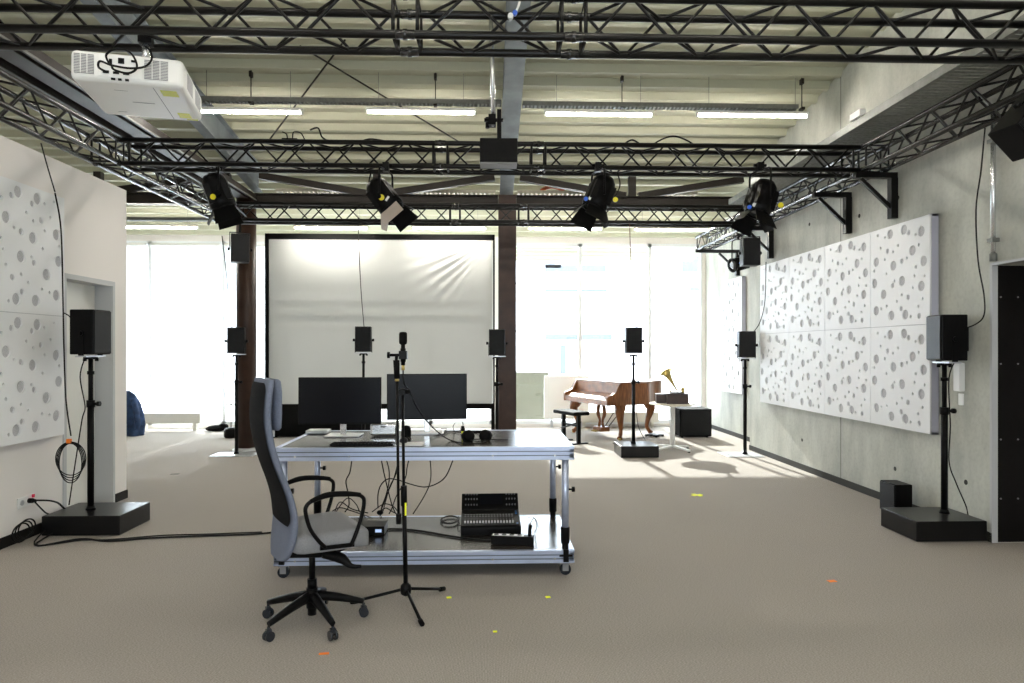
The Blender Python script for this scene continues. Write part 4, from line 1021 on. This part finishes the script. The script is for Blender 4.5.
for z, w, thk in ((1.375, .12, .012), (1.365, .145, .018), (1.31, .155, .023), (1.20, .155, .023), (1.12, .15, .020), (1.105, .13, .012)):
    sx = -.226
    out = []
    for i in range(20):
        a = 2*PI*i/20; c_, s_ = math.cos(a), math.sin(a); out.append(Vector((sx+thk*math.copysign(abs(s_)**.6, s_)+.02*(c_*w/.15)**2*.8, w*math.copysign(abs(c_)**.4, c_), z)))
    hp.append(out)
loft(hp, 0, 'fabric', 'headrest', t)
MB().box(-.25, -.205, -.012, .012, 1.06, 1.12).build('headrest_strap', 'plate', t)
for s in (-1, 1):
    yy = s*.262
    ar = MB().tube([(.135, yy*.97, .475), (.155, yy, .52), (.19, yy*1.02, .62), (.205, yy*1.03, .70), (.195, yy*1.03, .735), (.15, yy*1.03, .752), (.03, yy*1.03, .762), (-.07, yy*1.03, .745), (-.105, yy*1.03, .72), (-.108, yy*1.03, .68), (-.085, yy*1.02, .60), (-.04, yy, .53), (.0, yy*.97, .485)], .011, n=8).build('armrest', 'black', t)
    MB().tube([(.185, yy*1.03, .748), (.10, yy*1.03, .762), (.0, yy*1.03, .766), (-.085, yy*1.03, .742)], .018, n=10, radii=[.011, .015, .015, .011]).build('arm_pad', 'blackm', ar)
    MB().bar((-.03, yy*.97, .487), (.155, yy*.97, .480), .012, .022).build('arm_rail', 'black', ar)

# ================================================================== PIANO
t = thing('grand_piano', 'brown wooden grand piano with closed lid before the right windows', 'piano', (1.39, 12.62, 0), math.radians(-67))
PW_, PL_ = 1.48, 1.58
bent = smooth([(PW_, .56, 0), (PW_-.01, .72, 0), (PW_-.06, .88, 0), (PW_-.20, 1.02, 0), (PW_-.32, 1.18, 0), (PW_-.38, 1.34, 0), (PW_-.50, 1.48, 0), (PW_-.72, 1.56, 0), (PW_-1.05, 1.56, 0), (.12, 1.50, 0), (.01, 1.34, 0), (0, 1.2, 0)], 4)
outl = [(0, .26), (PW_, .26)]+[(p.x, p.y) for p in bent]
MB().prism(outl, .60, .965, 'z').build('case', 'wood', t)
lid = [(-.012, .25), (PW_+.012, .25)]+[(p.x+(.012 if p.x > .7 else -.012), p.y+.010) for p in bent]
MB().prism(lid, .968, .988, 'z').build('lid', 'wood', t, bevel=.003)
kb = MB(); kb.box(0, PW_, .0, .27, .60, .665); kb.box(.0, PW_, -.005, .02, .655, .70); kb.build('keybed', 'wood', t, bevel=.004)
fb = MB(); fb.prism([(.02, .70), (.26, .70), (.26, .80), (.20, .775), (.05, .725)], .055, PW_-.055, 'x'); fb.build('fallboard', 'wood', t, bevel=.004)
for x0 in (0, PW_-.055):
    cheek = [(-.005, .60), (.28, .60), (.28, .965), (.24, .96), (.20, .90), (.16, .82), (.10, .785), (.02, .765), (-.012, .73)]
    MB().prism(cheek, x0, x0+.055, 'x').build('cheek_arm', 'wood', t, bevel=.004)
MB().box(.06, PW_-.06, .245, .262, .78, .96).build('front_board', 'wood', t)
for (x, yy, dx, dy) in ((.14, .20, -.06, -.06), (PW_-.16, .36, .06, -.06), (.90, 1.22, .02, .08)):
    lg = MB(); lg.tube([(x, yy, .605), (x+dx*.5, yy+dy*.5, .54), (x+dx*.75, yy+dy*.75, .46), (x+dx*.1, yy+dy*.1, .28), (x-dx*.15, yy-dy*.15, .16), (x+dx*.4, yy+dy*.4, .07), (x+dx*.9, yy+dy*.9, .035)], .05, n=12, radii=[.100, .098, .078, .046, .034, .036, .046])
    l_ = lg.build('leg', 'wood', t)
    MB().cyl((x+dx*.9-.015, yy+dy*.9, .022), (x+dx*.9+.015, yy+dy*.9, .022), .022, n=14).build('caster', 'brass', l_)
ly = MB()
for s in (-1, 1):
    ly.tube([(.71+s*.05, .36, .60), (.71+s*.095, .36, .50), (.71+s*.10, .36, .38), (.71+s*.045, .36, .28), (.71+s*.075, .36, .16)], .02, n=8, radii=[.028, .036, .034, .022, .030])
ly.box(.58, .84, .27, .45, .09, .17); ly.box(.60, .82, .30, .42, .575, .60)
l_ = ly.build('pedal_lyre', 'wood', t)
b = MB()
for k in (-1, 0, 1): b.cyl((.71+k*.06, .27, .11), (.71+k*.06, .19, .095), .010, n=8)
b.build('pedal', 'brass', l_)
MB().cyl((.66, .45, .13), (.60, .85, .60), .009, n=8).cyl((.76, .45, .13), (.82, .85, .60), .009, n=8).build('lyre_brace', 'woodd', t)
# small dark object under the piano tail: caster cup
t = thing('caster_cup', 'dark dolly foot under the piano tail leg', 'dolly', (2.93, 12.02, 0))
# stool
t.name = 'piano_dolly'
MB().box(-.16, .16, -.05, .05, .012, .04).box(-.05, .05, -.16, .16, .012, .04).build('cross_bar', 'black', t, bevel=.004)
b = MB()
for q in ((-.15, 0), (.15, 0), (0, -.15), (0, .15)): MB().cyl((q[0], q[1], .0), (q[0], q[1], .02), .02).build('foot', 'black', t)
q = at(571, 413, 11.3)
t = thing('piano_stool', 'black piano bench on two metal legs in front of the piano', 'bench', (q.x, q.y, 0), math.radians(-66))
MB().box(-.33, .33, -.16, .16, .47, .53).build('seat', 'blackm', t, bevel=.02, seg=3)
for s in (-1, 1):
    lg = MB(); lg.box(s*.24-.025, s*.24+.025, -.03, .03, .02, .47); lg.build('leg', 'black', t, bevel=.003)
    MB().box(s*.24-.03, s*.24+.03, -.17, .17, 0, .022).build('foot_bar', 'black', t, bevel=.003)
MB().box(-.24, .24, -.015, .015, .28, .31).cyl((-.24, -.04, .22), (.24, .04, .36), .014).build('cross_bar', 'black', t)

# ================================================================== ROUND TABLE + GRAMOPHONE
tc_ = at(672.5, 448, 10.45); TX, TY = tc_.x, tc_.y
t = thing('round_table', 'round white pedestal table with four-star foot beside the piano', 'table', (TX, TY, 0), math.radians(20))
MB().lathe([(.30, .690), (.345, .697), (.345, .715), (.338, .72)], n=48).build('table_top', 'tabletop', t)
MB().cyl((0, 0, .04), (0, 0, .69), .038, n=20).cyl((0, 0, .66), (0, 0, .69), .06, .12, n=20).build('pedestal', 'white2', t)
for k in range(4):
    a = k*PI/2+.2; e = Vector((math.cos(a), math.sin(a), 0))
    l_ = MB().bar(Vector((0, 0, .065)), e*.34+Vector((0, 0, .030)), .05, .028).build('foot', 'white2', t, bevel=.006)
    MB().cyl(e*.33, e*.33+Vector((0, 0, .018)), .018).build('glide', 'black', l_)
ZT_ = .72
q = at(677, 400, 10.35)
t = thing('gramophone', 'antique dark wood gramophone with small brass horn on the round table', 'gramophone', (q.x, q.y, ZT_), math.radians(-8))
b = MB(); b.box(-.155, .155, -.12, .12, .012, .15); b.box(-.165, .165, -.13, .13, 0, .018); b.box(-.16, .16, -.125, .125, .142, .154); b.build('cabinet', 'woodd', t, bevel=.004)
MB().cyl((-.02, 0, .155), (-.02, 0, .175), .09, n=24).build('turntable', 'ventgrey', t)
b = MB(); b.cyl((.09, .02, .15), (.09, .02, .21), .022); b.ball((.09, .02, .215), .03); b.cyl((-.09, .05, .15), (-.09, .05, .20), .016); b.cyl((.09, .02, .20), (.0, -.02, .19), .010); b.build('tone_arm', 'brass', t)
hb = Vector((.0, .03, .20)); ht = at(666, 372, 10.3)-Vector((q.x, q.y, ZT_)); ht = Matrix.Rotation(math.radians(8), 3, 'Z') @ ht; dv = ht-hb; ln = dv.length
MB().lathe([(.012, 0), (.018, ln*.3), (.030, ln*.6), (.046, ln*.8), (.066, ln*.93), (.098, ln), (.094, ln), (.064, ln*.935), (.042, ln*.8), (.016, ln*.5)], hb, dv, n=24, cap=False).build('horn', 'brass', t)
MB().cyl((.155, 0, .08), (.20, 0, .08), .006).cyl((.20, 0, .08), (.20, 0, .03), .006).build('crank', 'brass', t)
q = at(661, 400, 10.5)
t = thing('record_box', 'small dark wooden box on the round table left of the gramophone', 'box', (q.x, q.y, ZT_), math.radians(-8))
MB().box(-.08, .07, -.10, .10, 0, .125).build('body', 'woodd', t, bevel=.004); MB().box(-.083, .073, -.103, .103, .125, .14).build('lid', 'woodd', t, bevel=.003)
o = MB().box(-.07, .07, -.10, .10, 0, .004).build('paper_sheet', 'keyshine'); q = at(690, 402.5, 10.5); o.location = (q.x, q.y+.0, ZT_+.001); o.location.x = TX+.19; o.location.y = TY+.02; tag(o, 'white sheet on the right edge of the round table', 'paper')

# ================================================================== LEFT BAY OBJECTS
def radiator(x0, x1, y, z0, z1, label):
    t = thing('radiator', label, 'radiator', ((x0+x1)/2, y, 0)); W_ = (x1-x0)/2
    MB().box(-W_, W_, -.09, .09, z0, z1).build('body', 'rad', t, bevel=.006)
    b = MB(); k = -W_+.05
    while k < W_-.05: b.box(k, k+.012, -.07, .07, z1, z1+.003); k += .03
    b.build('top_grille', 'white2', t)
    for s in (-1, 1): MB().box(s*(W_-.12)-.03, s*(W_-.12)+.03, -.05, .05, 0, z0).build('foot', 'rad', t)
p, q = at(142, 413, 13.1), at(204, 413, 13.1); radiator(p.x, q.x, 13.2, .14, .33, 'long low cream radiator bench under the left bay window')
p, q = at(584, 413, 13.2), at(665, 413, 13.2); radiator(1.75, 3.35, 13.47, .10, .30, 'long low cream radiator behind the piano')
p, q = at(545, 376, 13.4), at(590, 376, 13.4)
t = thing('white_board', 'plain white board standing at the window behind the piano stool', 'board', ((p.x+q.x)/2, 13.5, 0))
MB().box(-(q.x-p.x)/2, (q.x-p.x)/2, -.012, .012, .16, 1.02).build('face', 'white2', t); b = MB()
for s in (-.3, .3): MB().box(s-.02, s+.02, -.06, .06, 0, .16).build('foot', 'plate', t)
# chair with jacket seen past the partition
jc = at(128, 436, 12.2); t = thing('jacket', 'blue jacket hanging over a chair back past the left partition', 'jacket', (jc.x, jc.y, 0))
secs = []
for z, w, dpt, sh in ((.0, .20, .14, .04), (.20, .23, .15, .03), (.40, .22, .14, .02), (.60, .19, .12, .0), (.74, .14, .09, -.03), (.80, .08, .05, -.05)):
    out = []
    for i in range(28):
        a = 2*PI*i/28; r_ = 1+.12*math.sin(a*5+z*3)+.05*math.sin(a*9)
        out.append(Vector((sh+w*math.cos(a)*r_, dpt*math.sin(a)*r_, z)))
    secs.append(out)
b = MB(); k = 28; vs = [p for s in secs for p in s]
b.add(vs, [(j*k+i, j*k+(i+1) % k, (j+1)*k+(i+1) % k, (j+1)*k+i) for j in range(len(secs)-1) for i in range(k)], True); b.add(secs[-1], [tuple(range(k))], True); b.add(secs[0], [tuple(reversed(range(k)))])
b.build('cloth', 'denim', t); MB().tube([(.16, -.13, .66), (.22, -.15, .45), (.24, -.14, .22), (.22, -.13, .12)], .05, n=10, radii=[.05, .05, .045, .04]).build('sleeve', 'denim', t)
q = onz(230, 438, 0)
t = thing('floor_lamp', 'small black canister with a thin upright rod behind the left stand', 'canister', (q.x, q.y+.05, 0))
MB().lathe([(.10, 0), (.12, .03), (.12, .13), (.09, .17), (.03, .18)], n=24).build('body', 'black', t); MB().cyl((-.0, 0, .17), (-.0, 0, .93), .008, n=8).cyl((0, 0, .90), (0, 0, .96), .012).build('rod', 'black', t)
t.name = 'canister_stand'
q = onz(217, 431, 0); t = thing('black_bag', 'small crumpled black bag on the floor by the left bay window', 'bag', (q.x, q.y, 0))
MB().ball((0, 0, .055), .12, 14, (1.6, 1, .5)).ball((.12, .0, .08), .08, 12, (1.2, 1, .9)).ball((-.14, .02, .04), .07, 12, (1.2, 1, .55)).build('body', 'blackm', t)

# ================================================================== WALL ITEMS, CABLES
q = onx(17, 504, PW)
t = thing('wall_socket', 'white double power socket low on the left wall with black plug', 'wall socket', (PW, q.y+.08, q.z))
MB().box(.001, .012, -.085, .085, -.042, .042).build('cover', 'white2', t, bevel=.003)
MB().cyl((.012, -.04, 0), (.016, -.04, 0), .022, n=16).build('socket', 'plate', t)
b = MB(); b.cyl((.012, .04, .0), (.045, .04, .0), .020, n=14); b.cyl((.045, .04, .0), (.07, .05, -.005), .018, .010, n=14); b.build('plug', 'black', t); MB().box(.02, .032, .065, .085, .02, .045).build('red_tag', 'redtag', t)
sy_ = q.y+.12
cable([(PW+.07, sy_+.01, q.z), (PW+.12, sy_+.12, q.z-.03), (PW+.10, sy_+.28, .20), (PW+.14, sy_+.34, .05), (PW+.22, 5.44, .012)]+[tuple(onz(u, v, .010)) for u, v in ((80, 539), (110, 541), (150, 538), (200, 536), (262, 533.5), (300, 528))], .008, 'black power cable running from the left wall socket along the carpet')
cable([(PW+.06, sy_, q.z-.01), (PW+.08, sy_+.1, q.z-.12), (PW+.07, sy_+.25, .09), (PW+.2, 5.46, .012)]+[tuple(onz(u, v, .010)) for u, v in ((82, 540), (112, 539.5), (160, 535.5), (210, 534), (262, 532))], .006, 'thinner black cable beside the power cable on the carpet')
b = MB(); cx_, cy_ = -3.66, 5.47
for k in range(3):
    b.tube([(cx_+.01*k, cy_+.10*math.cos(a)+.02*k, .10+.07*math.sin(a)+.012*k) for a in [j*.55-.5 for j in range(12)]], .006)
tag(b.build('coiled_cable', 'cable'), 'black cable coil on the floor between socket and stand base', 'cable')
# coil on left stand
b = MB(); cc = at(73, 458, 5.8)
for k in range(4):
    b.tube([(cc.x-.008*k+(.125-.010*k)*math.cos(a), cc.y-.03+.012*k, cc.z-.030*k*(1-math.sin(a))*.5+(.140-.006*k)*math.sin(a)) for a in [j*2*PI/14 for j in range(15)]], .0042)
tag(b.build('coiled_cable', 'cable'), 'black cable coil hanging beside the left speaker stand', 'cable')
tag(MB().cbox(at(69, 441, 5.77), (.03, .03, .035)).build('cable_tie', 'orange'), 'orange tie holding the hanging cable coil', 'cable tie')
cable([onx(41, 143, -3.70), onx(47, 165, -3.70), onx(55, 192, -3.66)], .006, 'short black cable dangling from the left truss onto the wall')
cable([at(55, 193, 5.3), at(61, 230, 5.5), at(63, 300, 5.75), at(64, 350, 5.78), at(66, 400, 5.78), at(71, 436, 5.78)], .006, 'long black cable hanging down beside the left wall panel')
cable([at(64, 313, 5.76), at(70, 317, 5.78), (SL[0]-.12, SL[1]+.0, 1.72)], .005, 'short black cable into the back of the left speaker')
cable([(SL[0]-.05, SL[1], 1.46), (SL[0]-.06, SL[1]-.05, 1.3), (SL[0]-.03, SL[1]-.03, 1.05), at(82, 420, 5.8), at(75, 465, 5.75), at(69, 505, 5.7)], .005, 'black cable running down behind the left stand pole')
cable([at(985, 128, 5.35), at(981, 170, 5.35), at(976, 210, 5.35), at(978, 260, 5.38), at(984, 295, 5.4), at(984, 315, 5.42), at(976, 324, 5.5), (SR[0]+.12, SR[1]-.03, 1.70)], .0055, 'long black cable hanging from the truss to the right speaker')
cable([(SR[0]+.12, SR[1]-.02, 1.62), (SR[0]+.11, SR[1]-.02, 1.50), (SR[0]+.02, SR[1]-.03, 1.30), (SR[0]+.03, SR[1]-.03, .9), (SR[0]+.02, SR[1]-.03, .6), (SR[0]+.08, SR[1]-.03, .42), at(966, 506, 5.72), at(968, 515, 5.7)], .005, 'black cable running down the right stand to its base')
for pts, l, m_ in (([(222, 236, 9.4), (226, 270, 9.7), (229, 300, 10.1), (232, 328, 10.25)], 'thin cable hanging to the speaker before the left column', 'cable'),
               ([(358, 218, 9.6), (359, 250, 9.9), (361, 290, 10.1), (364, 327, 10.3)], 'thin cable hanging in front of the projection screen', 'cable'),
               ([(629.5, 220, 9.6), (631, 260, 9.7), (635, 290, 9.9), (637, 328, 9.98)], 'thin brown cable hanging to the speaker before the piano', 'cablered'),
               ([(766, 262, 9.3), (765, 300, 9.6), (760, 322, 9.8), (752, 334, 9.98)], 'thin cable curving down to the speaker beside the grey post', 'cable')):
    cable([at(*p) for p in pts], .006, l, m_)
# cables on top of truss two
for pts, l in (([(310, 130, 6.7), (318, 128, 6.7), (322, 137, 6.75), (330, 142, 6.7)], 'small cable loop on the second truss near the little black box'),
               ([(360, 142, 6.7), (370, 139, 6.7), (385, 141, 6.7)], 'cable hump on the second truss left of middle'),
               ([(624, 144, 6.7), (632, 140, 6.7), (640, 144, 6.75)], 'small cable arch on the second truss right of middle'),
               ([(652, 145, 6.7), (665, 138, 6.7), (676, 136.5, 6.7), (688, 141, 6.7), (694, 145, 6.7)], 'larger cable arch on the second truss right of middle')):
    cable([at(*p) for p in pts], .008, l)
for u, yv, l in ((395, 0, 'cable hanging loosely beside the screen spotlight'), (620, 0, 'cable hanging loosely beside the blue-knob spotlight')):
    s = 1
    cable([at(u-24 if u < 500 else u-3, 172, 6.7), at(u-26 if u < 500 else u, 184, 6.7), at(u-22 if u < 500 else u-4, 195, 6.65), at(u-14 if u < 500 else u-10, 200, 6.6)], .007, l)
p = at(290.5, 139, 6.7)
t = thing('junction_box', 'little black box with cables standing on the second truss', 'box', (p.x, p.y, HT+.025))
MB().box(-.075, .075, -.04, .04, 0, .05).build('body', 'black', t, bevel=.003)
MB().tube([(-.03, 0, .05), (-.04, 0, .10), (-.08, 0, .12)], .006).tube([(.02, 0, .05), (.03, 0, .12), (.10, 0, .11), (.14, 0, .04), (.15, 0, .0)], .006).build('cord', 'cable', t)
# wiring lying along the second truss bottom
b = MB(); b.tube([(x, 6.71+.05*math.sin(x*3.1), HB+.032+.008*math.sin(x*7)) for x in [-3.3+k*.3 for k in range(23)]], .009)
b.tube([(x, 6.75+.04*math.sin(x*2.1+1), HB+.032+.01*math.cos(x*5)) for x in [-3.2+k*.3 for k in range(22)]], .007)
tag(b.build('truss_wiring', 'cable'), 'black wiring lying along the lower chords of the second truss', 'cable')
b = MB(); b.tube([(TR+.10+.03*math.sin(yy*4), yy, HB+.034+.01*math.sin(yy*6)) for yy in [2.5+k*.35 for k in range(26)]], .010)
tag(b.build('truss_wiring', 'cable'), 'black wiring lying along the right wall truss', 'cable')
# white cord with blue and white plugs on the nearest truss
t = thing('cable_connector', 'white cord with blue and white plugs on the nearest truss middle', 'connector', tuple(at(514, 14, 3.95)))
MB().tube([(.01, 0, .01), (.03, 0, .06), (.035, .01, .12)], .007).build('cord', 'white2', t); MB().cyl((.005, -.02, .0), (.005, .02, .01), .014, n=14).build('blue_plug', 'blue', t); MB().cyl((-.02, -.015, -.015), (-.02, .02, -.01), .016, n=14).build('white_plug', 'white', t)
# conduit + wall box on the right wall
t = thing('conduit_pipe', 'grey vertical conduit pipe on the concrete wall above the black door', 'pipe', (XR, 5.25, 2.26))
MB().cyl((-.03, 0, 0), (-.03, 0, 1.15), .018, n=12).build('tube', 'alu2', t); b = MB()
for z in (.12, .9): b.box(-.06, 0, -.03, .03, z, z+.03)
b.cyl((-.03, 0, -.03), (-.03, 0, .03), .026, n=12); b.build('clip', 'galv', t)
q = onx(962, 377, XR); t = thing('wall_thermostat', 'pale grey elongated box on the concrete wall behind the right speaker', 'wall device', (XR, q.y, q.z))
MB().box(-.05, -.001, -.04, .04, -.12, .12).build('body', 'white', t, bevel=.006); MB().box(-.012, -.001, -.03, .03, -.24, -.14).build('switch_plate', 'white2', t, bevel=.003)
# tape marks on the carpet
def mark(u, v, sx, sy2, m, label, cross=False):
    q = onz(u, v, 0.0015); b = MB(); b.cbox((0, 0, 0), (sx, sy2, .002))
    if cross: b.cbox((0, 0, .0005), (sy2, sx, .002))
    o = b.build('tape_mark', m); o.location = q; o.rotation_euler = (0, 0, .5 if cross else .15); tag(o, label, 'tape mark')
mark(324, 653.5, .05, .022, 'orange', 'orange tape mark on the carpet in front of the chair')
mark(832, 581, .055, .035, 'orange', 'orange tape mark on the open carpet at the right')
mark(449, 597.5, .03, .03, 'yellow', 'yellow dot on the carpet right of the microphone stand')
mark(495, 631.5, .022, .022, 'yellow', 'yellow dot on the carpet nearest the camera')
mark(548, 597, .03, .03, 'yellow', 'yellow dot on the carpet below the desk right end')
mark(697, 495, .13, .05, 'yellow', 'yellow cross of tape on the carpet before the round table', True)
mark(175, 474, .10, .04, 'skirt', 'dark grey mark on the carpet in the left bay')
cable([onz(u, v, .008) for u, v in ((613, 443), (622, 446), (642, 436), (650, 445), (656, 446))][:2]+[onz(615, 447, .01)], .008, 'short black cable end at the left of the piano stand base')
cable([at(636, 404, 12.3), at(638, 425, 12.0), onz(644, 438, .01), onz(650, 446, .01)], .006, 'thin black cable dropping under the piano to the carpet')

# ================================================================== LIGHT
w = bpy.data.worlds.new('world'); SC.world = w; w.use_nodes = True; nt = w.node_tree
bg = nt.nodes['Background']; bg.inputs[0].default_value = (.90, .95, 1, 1); bg.inputs[1].default_value = 5
sun = bpy.data.lights.new('sun', 'SUN'); sun.energy = 5.5; sun.angle = math.radians(.8); sun.color = (1, .96, .88)
so = bpy.data.objects.new('sun', sun); C.objects.link(so)
dv = Vector((.07, -1, -.50)); so.rotation_euler = dv.to_track_quat('-Z', 'Y').to_euler(); so.location = (0, 20, 15)
def portal(x0, x1, z0, z1):
    l = bpy.data.lights.new('portal', 'AREA'); l.shape = 'RECTANGLE'; l.size = x1-x0; l.size_y = z1-z0; l.cycles.is_portal = True
    o = bpy.data.objects.new('portal', l); C.objects.link(o); o.location = ((x0+x1)/2, YW+.3, (z0+z1)/2); o.rotation_euler = (math.radians(-90), 0, 0)
l = bpy.data.lights.new('portal', 'AREA'); l.shape = 'RECTANGLE'; l.size = 4.8; l.size_y = 1.5; l.cycles.is_portal = True
o = bpy.data.objects.new('portal', l); C.objects.link(o); o.location = (.2, YB-.25, 1.75); o.rotation_euler = (math.radians(90), 0, 0)
portal(XL, -3.9, .05, ZT); portal(-3.6, .1, .05, ZT); portal(.4, 4.3, .05, ZT)
# ================================================================== CAMERA
cam = bpy.data.cameras.new('camera'); cam.sensor_width = 36; cam.lens = 36*F/1024; cam.shift_y = (VH-341.5)/1024
co = bpy.data.objects.new('camera', cam); C.objects.link(co); co.location = (0, 0, CAMZ); co.rotation_euler = (PI/2, 0, -A); SC.camera = co
cam.clip_start = .05; cam.clip_end = 300
SC.view_settings.view_transform = 'Standard'; SC.view_settings.look = 'None'; SC.view_settings.gamma = 1; SC.view_settings.exposure = 1.4
SC.view_settings.use_curve_mapping = False
try:
    SC.cycles.max_bounces = 10; SC.cycles.diffuse_bounces = 6; SC.cycles.transparent_max_bounces = 12; SC.cycles.use_denoising = True; SC.cycles.sample_clamp_indirect = 6
except Exception: pass
